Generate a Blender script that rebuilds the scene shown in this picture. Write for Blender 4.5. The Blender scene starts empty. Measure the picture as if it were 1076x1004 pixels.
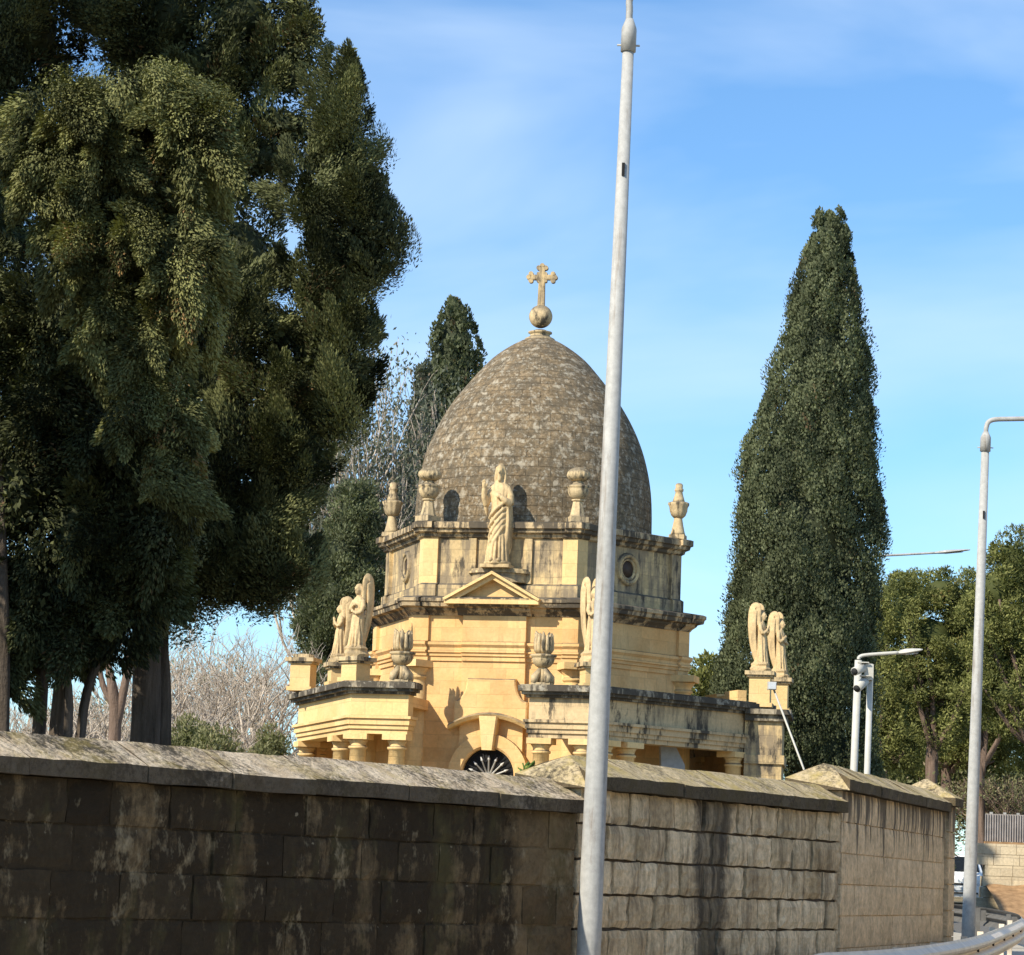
import bpy, math, random
import numpy as np
from mathutils import Vector, Matrix
sc = bpy.context.scene
COL = sc.collection
R_ = math.radians
rng = np.random.default_rng(7)

# ------------------------------------------------------------------ camera model
F = 3000.; CX, CY = 538., 502.
EYE = np.array([0, 0, 1.5]); PITCH = R_(7.94); ROLL = R_(2.15)
_fw = np.array([0, math.cos(PITCH), math.sin(PITCH)]); _u0 = np.array([0, -math.sin(PITCH), math.cos(PITCH)]); _r0 = np.array([1., 0, 0])
_rt = _r0*math.cos(ROLL)+_u0*math.sin(ROLL); _up = _u0*math.cos(ROLL)-_r0*math.sin(ROLL)
def at(px, py, Y):
    """survey helper: the point at ground distance Y seen at photo position (px, py)"""
    d = _fw+_rt*(px-CX)/F+_up*(CY-py)/F
    return EYE+d/d[1]*Y
def zat(px, py, Y): return float(at(px, py, Y)[2])
def gz(y): return max(-0.2, min(.011*y, 1.32))

# ------------------------------------------------------------------ nodes
class NT:
    def __init__(s, name):
        s.m = bpy.data.materials.new(name); s.m.use_nodes = True
        s.t = s.m.node_tree; s.t.nodes.clear()
        s.out = s.t.nodes.new('ShaderNodeOutputMaterial')
    def n(s, typ, **kw):
        nd = s.t.nodes.new(typ)
        for k, v in kw.items(): setattr(nd, k, v)
        return nd
    def put(s, sock, v):
        if isinstance(v, bpy.types.NodeSocket): s.t.links.new(v, sock)
        elif isinstance(v, (tuple, list)) and len(v) == 3 and sock.type == 'RGBA': sock.default_value = (*v, 1)
        else: sock.default_value = v
    def coord(s, which='Object'): return s.n('ShaderNodeTexCoord').outputs[which]
    def geo(s, which): return s.n('ShaderNodeNewGeometry').outputs[which]
    def attr(s, name, out='Color'): return s.n('ShaderNodeAttribute', attribute_name=name).outputs[out]
    def scale(s, v, sx, sy, sz, off=(0, 0, 0)):
        m = s.n('ShaderNodeMapping'); s.put(m.inputs['Vector'], v); m.inputs['Scale'].default_value = (sx, sy, sz); m.inputs['Location'].default_value = off
        return m.outputs[0]
    def noise(s, v, sc_, det=4, rough=.55, out=0):
        n = s.n('ShaderNodeTexNoise'); s.put(n.inputs['Vector'], v); n.inputs['Scale'].default_value = sc_; n.inputs['Detail'].default_value = det; n.inputs['Roughness'].default_value = rough
        return n.outputs[out]
    def vor(s, v, sc_, out='Distance', feature='F1'):
        n = s.n('ShaderNodeTexVoronoi', feature=feature); s.put(n.inputs['Vector'], v); n.inputs['Scale'].default_value = sc_
        return n.outputs[out]
    def ramp(s, f, stops):
        r = s.n('ShaderNodeValToRGB'); s.put(r.inputs[0], f); e = r.color_ramp.elements
        while len(e) < len(stops): e.new(.5)
        for k, (p, c) in enumerate(stops):
            e[k].position = p; e[k].color = (c, c, c, 1) if not isinstance(c, tuple) else (*c, 1)
        return r.outputs[0]
    def mix(s, f, a, b, blend='MIX'):
        m = s.n('ShaderNodeMix', data_type='RGBA', blend_type=blend)
        s.put(m.inputs[0], f); s.put(m.inputs[6], a); s.put(m.inputs[7], b); return m.outputs[2]
    def math(s, op, a, b=0., c=None):
        m = s.n('ShaderNodeMath', operation=op); s.put(m.inputs[0], a); s.put(m.inputs[1], b)
        if c is not None: s.put(m.inputs[2], c)
        return m.outputs[0]
    def sep(s, v, i): n = s.n('ShaderNodeSeparateXYZ'); s.put(n.inputs[0], v); return n.outputs[i]
    def bump(s, h, st=.5, d=.02, nrm=None):
        b = s.n('ShaderNodeBump'); s.put(b.inputs['Height'], h); b.inputs['Strength'].default_value = st; b.inputs['Distance'].default_value = d
        if nrm is not None: s.put(b.inputs['Normal'], nrm)
        return b.outputs[0]
    def bsdf(s, col, rough=.85, nrm=None, metal=0., spec=.3):
        b = s.n('ShaderNodeBsdfPrincipled'); s.put(b.inputs['Base Color'], col); s.put(b.inputs['Roughness'], rough); s.put(b.inputs['Metallic'], metal)
        b.inputs['Specular IOR Level'].default_value = spec
        if nrm is not None: s.put(b.inputs['Normal'], nrm)
        s.t.links.new(b.outputs[0], s.out.inputs[0]); return s.m

def stone_mat(name, c1, c2, grime=.5, gcol=(.16, .14, .115), course=.30, blk=.62, joint=.35, topdark=.8, lich=.0, white=0., streak=1.0, grain=.62, blackface=0.):
    t = NT(name); uv = t.coord('UV'); ob = t.coord('Object')
    big = t.noise(ob, .9, 4); fine = t.noise(ob, 14, 6, .65); mid = t.noise(ob, 4, 5, .6)
    col = t.mix(t.ramp(big, [(.3, 0.), (.7, 1.)]), c1, c2)
    br = t.n('ShaderNodeTexBrick'); t.put(br.inputs['Vector'], t.mix(.012, uv, t.noise(uv, 3, 2, .5, 1)))
    br.inputs['Scale'].default_value = 1; br.inputs['Brick Width'].default_value = blk; br.inputs['Row Height'].default_value = course
    br.inputs['Mortar Size'].default_value = .009; br.inputs['Mortar Smooth'].default_value = .3
    br.inputs['Color1'].default_value = (.72, .72, .72, 1); br.inputs['Color2'].default_value = (1.12, 1.1, 1.05, 1); br.inputs['Mortar'].default_value = (.8, .8, .8, 1)
    col = t.mix(min(1, joint*1.6), col, br.outputs[0], 'MULTIPLY')
    col = t.mix(.7, col, t.ramp(fine, [(.25, grain), (.75, 1+(1-grain)*.5)]), 'MULTIPLY')
    st = t.noise(t.scale(ob, 5, 5, .7*streak), 1.0, 6, .7)
    lo = .68-.36*grime
    g = t.ramp(t.math('ADD', t.math('MULTIPLY', st, .6), t.math('MULTIPLY', big, .4)), [(lo, 0.), (lo+.10, 1.)])
    col = t.mix(t.math('MULTIPLY', g, min(1, .35+grime*.6)), col, gcol)
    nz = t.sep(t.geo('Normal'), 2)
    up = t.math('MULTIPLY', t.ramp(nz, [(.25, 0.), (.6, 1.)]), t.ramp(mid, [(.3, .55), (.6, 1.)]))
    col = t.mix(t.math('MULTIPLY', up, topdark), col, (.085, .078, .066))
    if blackface: col = t.mix(t.math('MULTIPLY', t.ramp(t.math('ADD', t.math('MULTIPLY', t.noise(t.scale(ob, 2.4, 2.4, .9, (2, 7, 1)), 1., 6, .72), .7), t.math('MULTIPLY', st, .3)), [(.66-.3*blackface, 0.), (.72-.3*blackface, 1.)]), .9), col, (.07, .06, .048))
    if lich: col = t.mix(t.math('MULTIPLY', t.ramp(t.noise(ob, 2.6, 5, .7), [(.52, 0.), (.6, 1.)]), lich), col, (.36, .28, .06))
    if white: col = t.mix(t.math('MULTIPLY', t.ramp(t.noise(ob, 3.4, 6, .75), [(.56, 0.), (.62, 1.)]), white), col, (.50, .46, .37))
    h = t.math('ADD', t.math('MULTIPLY', fine, .5), t.math('ADD', t.math('MULTIPLY', mid, .5), t.math('MULTIPLY', br.outputs[1], -.9*joint)))
    return t.bsdf(col, .93, t.bump(h, .55, .03), spec=.15)

M = {}
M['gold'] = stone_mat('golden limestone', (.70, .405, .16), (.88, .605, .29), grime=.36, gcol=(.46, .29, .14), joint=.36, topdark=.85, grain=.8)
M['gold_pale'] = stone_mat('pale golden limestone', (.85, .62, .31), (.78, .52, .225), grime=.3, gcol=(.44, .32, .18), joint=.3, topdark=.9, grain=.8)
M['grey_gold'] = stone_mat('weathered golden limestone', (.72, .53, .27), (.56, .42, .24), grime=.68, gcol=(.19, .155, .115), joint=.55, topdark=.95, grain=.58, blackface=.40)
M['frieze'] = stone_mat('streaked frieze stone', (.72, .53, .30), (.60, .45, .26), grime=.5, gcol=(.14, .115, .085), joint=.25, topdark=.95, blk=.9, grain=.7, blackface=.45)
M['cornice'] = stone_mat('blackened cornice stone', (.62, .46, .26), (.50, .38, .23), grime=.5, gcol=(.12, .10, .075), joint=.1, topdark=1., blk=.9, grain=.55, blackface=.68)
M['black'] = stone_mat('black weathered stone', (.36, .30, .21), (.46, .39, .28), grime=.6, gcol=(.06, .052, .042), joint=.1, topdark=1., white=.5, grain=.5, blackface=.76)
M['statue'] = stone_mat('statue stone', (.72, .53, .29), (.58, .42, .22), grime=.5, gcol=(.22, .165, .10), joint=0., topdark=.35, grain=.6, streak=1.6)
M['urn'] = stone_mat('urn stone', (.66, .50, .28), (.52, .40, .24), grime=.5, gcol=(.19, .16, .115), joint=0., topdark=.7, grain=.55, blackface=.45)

def dome_mat():
    t = NT('dome masonry'); uv = t.coord('UV'); ob = t.coord('Object')
    br = t.n('ShaderNodeTexBrick'); t.put(br.inputs['Vector'], t.mix(.03, uv, t.noise(uv, 2.5, 3, .6, 1)))
    br.inputs['Scale'].default_value = 1; br.inputs['Brick Width'].default_value = .44; br.inputs['Row Height'].default_value = .225
    br.inputs['Mortar Size'].default_value = .014; br.inputs['Mortar Smooth'].default_value = .5
    br.inputs['Color1'].default_value = (.65, .65, .65, 1); br.inputs['Color2'].default_value = (1.2, 1.18, 1.12, 1); br.inputs['Mortar'].default_value = (.45, .43, .4, 1)
    big = t.noise(ob, .8, 4); mid = t.noise(ob, 3.2, 6, .7); fine = t.noise(ob, 13, 6, .7)
    col = t.mix(t.ramp(big, [(.35, 0.), (.65, 1.)]), (.19, .138, .082), (.275, .205, .125))
    col = t.mix(.34, col, br.outputs[0], 'MULTIPLY')
    col = t.mix(.95, col, t.ramp(fine, [(.3, .25), (.7, 1.55)]), 'MULTIPLY')
    col = t.mix(t.ramp(mid, [(.42, .85), (.58, 0.)]), col, (.12, .098, .068))
    col = t.mix(t.math('MULTIPLY', t.ramp(t.noise(ob, 4.4, 5, .6), [(.56, 0.), (.65, 1.)]), .75), col, (.44, .38, .285))
    hz = t.ramp(t.math('ADD', t.math('MULTIPLY', t.sep(ob, 2), .09), t.math('MULTIPLY', big, .5)), [(1.0, 0.), (1.3, 1.)]); col = t.mix(t.math('MULTIPLY', hz, t.ramp(t.noise(ob, 5.5, 6, .75), [(.46, 0.), (.56, .75)])), col, (.46, .40, .30))
    col = t.mix(t.math('MULTIPLY', t.ramp(t.noise(t.scale(ob, 1, 1, 1, (9, 3, 1)), 11, 5, .7), [(.54, 0.), (.66, 1.)]), .6), col, (.50, .46, .37))
    h = t.math('ADD', t.math('MULTIPLY', fine, .6), t.math('ADD', t.math('MULTIPLY', mid, .5), t.math('MULTIPLY', br.outputs[1], -.9)))
    return t.bsdf(col, .95, t.bump(h, .8, .05), spec=.1)
M['dome'] = dome_mat()

def wall_mat(name, c1, c2, dark, dcol, streaktop=0., black=None, spots=0., green=0., clean=None, sw=.55, grain=1.0):
    """rough limestone blocks of the road wall; uv = metres along the wall and height"""
    t = NT(name); uv = t.coord('UV'); ob = t.coord('Object'); blk = t.attr('tint', 'Fac')
    fine = t.noise(ob, 22, 6, .7); mid = t.noise(ob, 5, 6, .65); big = t.noise(uv, .9, 4, .6)
    col = t.mix(blk, c1, c2)
    col = t.mix(.85, col, t.ramp(t.math('ADD', t.math('MULTIPLY', fine, .5), t.math('MULTIPLY', mid, .5)), [(.33, .42), (.67, 1.4)]), 'MULTIPLY')
    st = t.noise(t.scale(uv, 9, .9, 1), 1., 6, .7)
    f = t.math('ADD', t.math('MULTIPLY', st, sw), t.math('ADD', t.math('MULTIPLY', mid, .25), t.math('MULTIPLY', t.noise(t.scale(uv, 1.3, 1.0, 1, (3, 8, 0)), 1.6, 6, .68), .75-sw)))
    lo = .66-.34*dark; v = t.sep(uv, 1); u = t.sep(uv, 0)
    dk = t.math('MULTIPLY', t.ramp(f, [(lo, 0.), (lo+.11, 1.)]), .5+.45*dark)
    if clean: dk = t.math('MULTIPLY', dk, t.ramp(t.math('ADD', t.math('SUBTRACT', u, clean), t.math('MULTIPLY', t.math('SUBTRACT', mid, .5), .3)), [(.0, 1.), (.12, .3)]))
    col = t.mix(dk, col, dcol)
    if streaktop:
        s2 = t.noise(t.scale(uv, 7, .12, 1, (3, 0, 0)), 1., 4, .6)
        lim = t.math('ADD', t.math('MULTIPLY', t.math('SUBTRACT', v, streaktop), .42), t.math('MULTIPLY', s2, 1.15))
        col = t.mix(t.math('MULTIPLY', t.ramp(lim, [(.52, 0.), (.64, 1.)]), .85), col, (.075, .066, .055))
    if black:
        wv = t.math('ADD', u, t.math('MULTIPLY', t.math('SUBTRACT', t.noise(uv, 3, 5, .65), .5), .9))
        d = t.math('ABSOLUTE', t.math('SUBTRACT', wv, black[0]))
        k = t.ramp(t.math('DIVIDE', d, black[1]), [(.55, 1.), (1., 0.)])
        k = t.math('MULTIPLY', k, t.ramp(st, [(.3, .6), (.55, 1.)]))
        col = t.mix(t.math('MULTIPLY', k, .85), col, (.05, .044, .036))
    if green: col = t.mix(t.math('MULTIPLY', t.ramp(t.noise(t.scale(uv, 2.2, .8, 1), 1., 5, .7), [(.52, 0.), (.66, 1.)]), green), col, (.10, .085, .035))
    if spots:
        col = t.mix(t.math('MULTIPLY', t.ramp(t.noise(t.scale(uv, 3, 1.6, 1, (1, 5, 0)), 1., 5, .75), [(.57, 0.), (.70, 1.)]), spots), col, (.34, .27, .165))
        col = t.mix(t.math('MULTIPLY', t.ramp(t.noise(t.scale(uv, 11, 11, 1, (4, 1, 0)), 1., 3, .6), [(.69, 0.), (.74, .8)]), spots), col, (.30, .25, .17))
    h = t.math('ADD', t.math('MULTIPLY', fine, .5), mid)
    return t.bsdf(col, .95, t.bump(h, .9, .035), spec=.12)
M['wallA'] = wall_mat('black stained wall stone', (.155, .105, .055), (.34, .245, .135), .84, (.019, .0145, .010), spots=.95, green=.6, clean=19.2, sw=.25)
M['wallB'] = wall_mat('rough wall stone', (.66, .50, .30), (.95, .75, .48), .54, (.14, .10, .062), black=(2.45, .46), green=.35, sw=.45)
M['wallC'] = wall_mat('smooth wall stone', (.74, .55, .33), (.82, .62, .385), .26, (.38, .27, .16), streaktop=2.2)
M['mortar'] = wall_mat('dark mortar', (.09, .07, .05), (.12, .095, .07), .4, (.04, .03, .022))

def coping_mat(name, c1, c2, cut, yellow):
    t = NT(name); ob = t.coord('Object')
    fine = t.noise(ob, 26, 6, .75); mid = t.noise(ob, 6, 6, .7); big = t.noise(ob, 1.7, 4, .6)
    col = t.mix(t.ramp(mid, [(.35, 0.), (.65, 1.)]), c1, c2)
    col = t.mix(.9, col, t.ramp(fine, [(.25, .45), (.75, 1.3)]), 'MULTIPLY')
    col = t.mix(t.ramp(t.math('ADD', t.math('MULTIPLY', big, .5), t.math('MULTIPLY', fine, .5)), [(cut, 1.), (cut+.12, 0.)]), col, (.085, .072, .052))
    col = t.mix(t.math('MULTIPLY', t.ramp(t.noise(ob, 3.5, 5, .7), [(.48, 0.), (.6, 1.)]), yellow), col, (.42, .32, .075))
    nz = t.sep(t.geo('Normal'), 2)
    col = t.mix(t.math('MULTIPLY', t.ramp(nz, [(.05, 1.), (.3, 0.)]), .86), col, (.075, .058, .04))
    h = t.math('ADD', fine, t.math('MULTIPLY', mid, .8))
    return t.bsdf(col, .95, t.bump(h, .9, .03), spec=.1)
M['copingA'] = coping_mat('lichened shade-dappled coping stone', (.52, .40, .26), (.80, .66, .48), .40, .3)  # dark blotches stand for lichen and for dappled tree shade put into the colour
M['copingB'] = coping_mat('yellow lichen coping', (.50, .39, .21), (.68, .55, .35), .38, .5)

def simple(name, col, rough=.6, metal=0., var=.15, sc_=8, spec=.4, bump=0.):
    t = NT(name); ob = t.coord('Object'); n = t.noise(ob, sc_, 5, .65)
    c = t.mix(1., col, t.ramp(n, [(.25, 1-var), (.75, 1+var)]), 'MULTIPLY')
    return t.bsdf(c, rough, t.bump(n, bump, .01) if bump else None, metal, spec)
def post_mat():
    t = NT('galvanised steel'); ob = t.coord('Object'); n = t.noise(t.scale(ob, 6, 6, .8), 1., 5, .6); f = t.noise(ob, 30, 4)
    c = t.mix(t.ramp(n, [(.3, 0.), (.7, 1.)]), (.37, .365, .345), (.47, .46, .43))
    c = t.mix(t.ramp(t.noise(t.scale(ob, 14, 14, 1.1, (2, 2, 2)), 1., 6, .7), [(.54, 0.), (.66, .7)]), c, (.24, .2, .16)); c = t.mix(.8, c, t.ramp(t.noise(ob, 16, 6, .75), [(.3, .72), (.7, 1.15)]), 'MULTIPLY')
    return t.bsdf(c, t.math('ADD', t.math('MULTIPLY', f, .2), .5), None, .0, .3)
M['post'] = post_mat()
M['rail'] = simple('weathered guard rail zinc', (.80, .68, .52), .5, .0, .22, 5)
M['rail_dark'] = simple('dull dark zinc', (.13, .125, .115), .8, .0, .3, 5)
M['white_metal'] = simple('white painted metal', (.50, .48, .42), .6, 0, .12, 6)
M['iron'] = simple('black iron', (.02, .02, .022), .6, .3)
M['iron_white'] = simple('pale painted iron', (.62, .6, .55), .6)
M['dark'] = simple('dark opening', (.012, .011, .011), .9)
M['door'] = simple('dark painted timber', (.06, .035, .02), .6, 0, .3, 12)
M['slab'] = simple('blue grey slab', (.36, .40, .45), .7, 0, .2, 9)
M['asphalt'] = simple('asphalt', (.15, .14, .125), .9, 0, .35, 30, .2, .3)
M['pave'] = simple('pavement concrete', (.44, .40, .33), .9, 0, .25, 9, .2, .3)
M['soil'] = simple('dry earth and grass', (.24, .19, .11), 1., 0, .45, 3, .1, .4)
M['dirt'] = simple('brown dirt bank', (.34, .21, .11), 1., 0, .4, 4, .1, .5)
M['fence'] = simple('grey sheet fence', (.33, .30, .28), .8, 0, .3, 3)
M['van_paint'] = simple('white van paint', (.80, .81, .80), .25, 0, .04, 3, .5)
M['glass'] = simple('dark vehicle glass', (.02, .025, .03), .08, 0, .1, 3, .6)
M['rubber'] = simple('black rubber', (.02, .02, .02), .85)
M['lens'] = simple('headlamp lens', (.55, .57, .58), .15, 0, .1, 9, .6)
M['farwall'] = stone_mat('cream wall stone', (.62, .51, .34), (.68, .57, .40), grime=.22, gcol=(.36, .28, .17), joint=.6, topdark=.5, course=.3, blk=.7)
def bark(name, a, b):
    t = NT(name); ob = t.coord('Object'); n = t.noise(t.scale(ob, 9, 9, 1.2), 1., 6, .7); f = t.noise(ob, 25, 4)
    c = t.mix(t.ramp(n, [(.3, 0.), (.7, 1.)]), a, b)
    return t.bsdf(c, .95, t.bump(t.math('ADD', n, t.math('MULTIPLY', f, .3)), 1., .05), spec=.1)
M['bark'] = bark('cypress bark', (.045, .036, .028), (.17, .135, .105))
M['bark_pale'] = bark('pale branch bark', (.36, .295, .23), (.66, .57, .47))
M['bark_brown'] = bark('pine bark', (.11, .075, .055), (.25, .18, .14))

def leaf_mat(name, dark, light, brown, brownamt=.06, trans=.22):
    t = NT(name); a = t.attr('tint', 'Color'); r = t.sep(a, 0); g = t.sep(a, 1)
    c = t.mix(r, dark, light)
    c = t.mix(t.ramp(g, [(1-brownamt-.02, 0.), (1-brownamt, .85)]), c, brown)
    d = t.n('ShaderNodeBsdfPrincipled'); t.put(d.inputs['Base Color'], c); d.inputs['Roughness'].default_value = .7; d.inputs['Specular IOR Level'].default_value = .2
    tr = t.n('ShaderNodeBsdfTranslucent'); t.put(tr.inputs[0], t.mix(1., c, (1.1, 1.2, .5), 'MULTIPLY'))
    mx = t.n('ShaderNodeMixShader'); mx.inputs[0].default_value = trans
    t.t.links.new(d.outputs[0], mx.inputs[1]); t.t.links.new(tr.outputs[0], mx.inputs[2]); t.t.links.new(mx.outputs[0], t.out.inputs[0])
    return t.m
M['leaf_near'] = leaf_mat('dark cypress foliage', (.014, .020, .009), (.20, .21, .085), (.15, .085, .04), .05, .10)
M['leaf_droop'] = leaf_mat('olive cypress foliage', (.024, .030, .012), (.27, .27, .10), (.30, .17, .07), .07, .10)
M['leaf_col'] = leaf_mat('grey green cypress foliage', (.040, .050, .026), (.20, .22, .115), (.17, .11, .06), .05)
M['leaf_grey'] = leaf_mat('silver green foliage', (.075, .085, .060), (.20, .21, .155), (.22, .17, .12), .10)
M['leaf_pine'] = leaf_mat('pine needles', (.055, .068, .020), (.27, .275, .09), (.2, .14, .05), .06)
M['leaf_bush'] = leaf_mat('dry bush leaves', (.10, .11, .04), (.26, .25, .13), (.3, .23, .15), .15)
M['leaf_plant'] = leaf_mat('fleshy green leaves', (.07, .14, .03), (.15, .24, .06), (.3, .3, .08), .1)

# ------------------------------------------------------------------ mesh builder
class MB:
    def __init__(s, uvfn=None): s.v = []; s.f = []; s.uv = []; s.c = []; s.uvfn = uvfn; s.sm = []
    def add(s, vs, fs, col=.5, uvs=None, smooth=False, mat=None):
        o = len(s.v)
        for p in vs:
            p = Vector(p)
            if mat is not None: p = mat @ p
            s.v.append(p)
        for k, f in enumerate(fs):
            s.f.append([i+o for i in f]); s.uv.append(uvs[k] if uvs else None); s.c.append(col); s.sm.append(smooth)
        return s
    def box(s, x0, x1, y0, y1, z0, z1, mat=None, col=.5):
        vs = [(x, y, z) for z in (z0, z1) for y in (y0, y1) for x in (x0, x1)]
        return s.add(vs, [(0, 2, 3, 1), (4, 5, 7, 6), (0, 1, 5, 4), (2, 6, 7, 3), (0, 4, 6, 2), (1, 3, 7, 5)], col, mat=mat)
    def loft(s, rings, cap0=True, cap1=True, smooth=False, col=.5, closed=True, mat=None):
        n = len(rings[0]); vs = [p for r in rings for p in r]; fs = []
        for k in range(len(rings)-1):
            for i in range(n if closed else n-1):
                j = (i+1) % n; fs.append((k*n+i, k*n+j, (k+1)*n+j, (k+1)*n+i))
        if cap0: fs.append(tuple(reversed(range(n))))
        if cap1: fs.append(tuple(range((len(rings)-1)*n, len(rings)*n)))
        return s.add(vs, fs, col, smooth=smooth, mat=mat)
    def prism(s, outline, z0, z1, mat=None, col=.5): return s.loft([[(x, y, z0) for x, y in outline], [(x, y, z1) for x, y in outline]], mat=mat, col=col)
    def lathe(s, prof, cx=0, cy=0, seg=24, smooth=True, rmod=None, mat=None, col=.5):
        rings = []
        for r, z in prof:
            rings.append([(cx+(r*(rmod(a, z) if rmod else 1))*math.cos(a), cy+(r*(rmod(a, z) if rmod else 1))*math.sin(a), z) for a in [2*math.pi*i/seg for i in range(seg)]])
        return s.loft(rings, smooth=smooth, mat=mat, col=col)
    def tube(s, path, rad, seg=8, smooth=True, mat=None, col=.5):
        P = [Vector(p) for p in path]; rad = rad if isinstance(rad, (list, tuple)) else [rad]*len(P)
        rings = []; prev = None
        for i, p in enumerate(P):
            d = (P[min(i+1, len(P)-1)]-P[max(i-1, 0)]).normalized()
            a = prev if prev is not None else (Vector((1, 0, 0)) if abs(d.x) < .9 else Vector((0, 1, 0)))
            a = (a-d*a.dot(d)).normalized(); b = d.cross(a); prev = a
            rings.append([p+(a*math.cos(t)+b*math.sin(t))*rad[i] for t in [2*math.pi*k/seg for k in range(seg)]])
        return s.loft(rings, smooth=smooth, mat=mat, col=col)
    def ball(s, c, r, seg=14, rings=9, mat=None, col=.5):
        r = r if isinstance(r, (tuple, list)) else (r, r, r)
        rr = []
        for k in range(rings):
            ph = -math.pi/2+math.pi*(k+.5)/rings
            rr.append([(c[0]+r[0]*math.cos(ph)*math.cos(a), c[1]+r[1]*math.cos(ph)*math.sin(a), c[2]+r[2]*math.sin(ph)) for a in [2*math.pi*i/seg for i in range(seg)]])
        return s.loft(rr, smooth=True, mat=mat, col=col)
    def build(s, name, mat, parent=None, loc=None):
        me = bpy.data.meshes.new(name)
        me.from_pydata([tuple(p) for p in s.v], [], s.f); me.validate(); me.update()
        if len(me.polygons) == len(s.f):
            me.polygons.foreach_set('use_smooth', s.sm)
            me.uv_layers.new(name='UVMap'); me.attributes.new('tint', 'FLOAT_COLOR', 'CORNER'); uvl = me.uv_layers['UVMap']; ca = me.attributes['tint']
            uvd = np.zeros((len(me.loops), 2), np.float32); cd = np.ones((len(me.loops), 4), np.float32)
            for k, p in enumerate(me.polygons):
                n = p.normal
                if abs(n.z) > .9: tx, ty = Vector((1, 0, 0)), Vector((0, 1, 0))
                else:
                    tx = Vector((-n.y, n.x, 0)).normalized(); ty = Vector((0, 0, 1))
                for q, li in enumerate(p.loop_indices):
                    co = me.vertices[me.loops[li].vertex_index].co
                    if s.uv[k] is not None: uvd[li] = s.uv[k][q]
                    elif s.uvfn: uvd[li] = s.uvfn(co)
                    else: uvd[li] = (co.dot(tx), co.dot(ty))
                    cd[li, :3] = s.c[k]
            uvl.data.foreach_set('uv', uvd.ravel()); ca.data.foreach_set('color', cd.ravel())
        me.materials.append(mat)
        o = bpy.data.objects.new(name, me); COL.objects.link(o)
        if parent is not None: o.parent = parent
        if loc is not None: o.location = loc
        return o
def tag(o, label, cat, group=None, kind=None):
    if label: o['label'] = label
    if cat: o['category'] = cat
    if group: o['group'] = group
    if kind: o['kind'] = kind
    return o
def thing(name, label, cat, loc=(0, 0, 0), rotz=0., group=None):
    o = bpy.data.objects.new(name, None); COL.objects.link(o); o.empty_display_size = .3
    o.location = loc; o.rotation_euler = (0, 0, rotz)
    return tag(o, label, cat, group)
def struct(o): o['kind'] = 'structure'; return o
def remeshed(mb, name, mat, parent, voxel, smooth=2, loc=None):
    """merge overlapping shapes of one carved body into one continuous skin"""
    o = mb.build('tmp', mat)
    r = o.modifiers.new('r', 'REMESH'); r.mode = 'VOXEL'; r.voxel_size = voxel
    if smooth:
        sm = o.modifiers.new('s', 'SMOOTH'); sm.iterations = smooth; sm.factor = .4
    dg = bpy.context.evaluated_depsgraph_get(); dg.update()
    me = bpy.data.meshes.new_from_object(o.evaluated_get(dg)); me.name = name
    bpy.data.objects.remove(o)
    for p in me.polygons: p.use_smooth = True
    if not me.materials: me.materials.append(mat)
    n = bpy.data.objects.new(name, me); COL.objects.link(n); n.parent = parent
    if loc is not None: n.location = loc
    return n

# ------------------------------------------------------------------ world, sun, camera
SUN_PHI = R_(-47); SUN_EL = R_(37)      # sun behind the left shoulder
w = bpy.data.worlds.new('World'); sc.world = w; w.use_nodes = True
wt = w.node_tree; wt.nodes.clear()
def wn(t, **k):
    n = wt.nodes.new(t)
    for a, b in k.items(): setattr(n, a, b)
    return n
wo = wn('ShaderNodeOutputWorld'); bg = wn('ShaderNodeBackground'); sky = wn('ShaderNodeTexSky', sky_type='NISHITA')
sky.sun_disc = False; sky.sun_elevation = SUN_EL
sd = Vector((math.sin(SUN_PHI)*math.cos(SUN_EL), -math.cos(SUN_PHI)*math.cos(SUN_EL), math.sin(SUN_EL)))
sky.sun_rotation = math.atan2(sd.x, sd.y)
sky.air_density = 1.0; sky.dust_density = .1; sky.ozone_density = 2.2; sky.altitude = 50
tc = wn('ShaderNodeTexCoord'); mp = wn('ShaderNodeMapping'); mp.inputs['Scale'].default_value = (3.2, 3.2, 9.5); mp.inputs['Location'].default_value = (1.9, 0., .6); mp.inputs['Rotation'].default_value = (0, R_(24), 0)
no = wn('ShaderNodeTexNoise'); no.inputs['Scale'].default_value = 1.35; no.inputs['Detail'].default_value = 5; no.inputs['Roughness'].default_value = .5; no.inputs['Distortion'].default_value = .4
cr = wn('ShaderNodeValToRGB'); cr.color_ramp.elements[0].position = .41; cr.color_ramp.elements[1].position = .80
cr.color_ramp.elements[1].color = (.62, .62, .62, 1)
mx = wn('ShaderNodeMix', data_type='RGBA'); mx.inputs[7].default_value = (5.2, 6.2, 7.4, 1)
L = wt.links.new
L(tc.outputs['Generated'], mp.inputs[0]); L(mp.outputs[0], no.inputs['Vector']); L(no.outputs[0], cr.inputs[0]); L(cr.outputs[0], mx.inputs[0])
tn = wn('ShaderNodeMix', data_type='RGBA', blend_type='MULTIPLY'); tn.inputs[0].default_value = 1; tn.inputs[7].default_value = (.63, .87, 1.055, 1); L(sky.outputs[0], tn.inputs[6]); L(tn.outputs[2], mx.inputs[6]); L(mx.outputs[2], bg.inputs[0]); bg.inputs[1].default_value = .118; L(bg.outputs[0], wo.inputs[0])
sun = bpy.data.lights.new('sun', 'SUN'); sun.energy = 4.3; sun.angle = R_(.5); sun.color = (1., .92, .77)
so = bpy.data.objects.new('sun', sun); COL.objects.link(so); so.rotation_euler = sd.to_track_quat('Z', 'Y').to_euler()
cam = bpy.data.cameras.new('camera'); co = bpy.data.objects.new('camera', cam); COL.objects.link(co)
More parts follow.
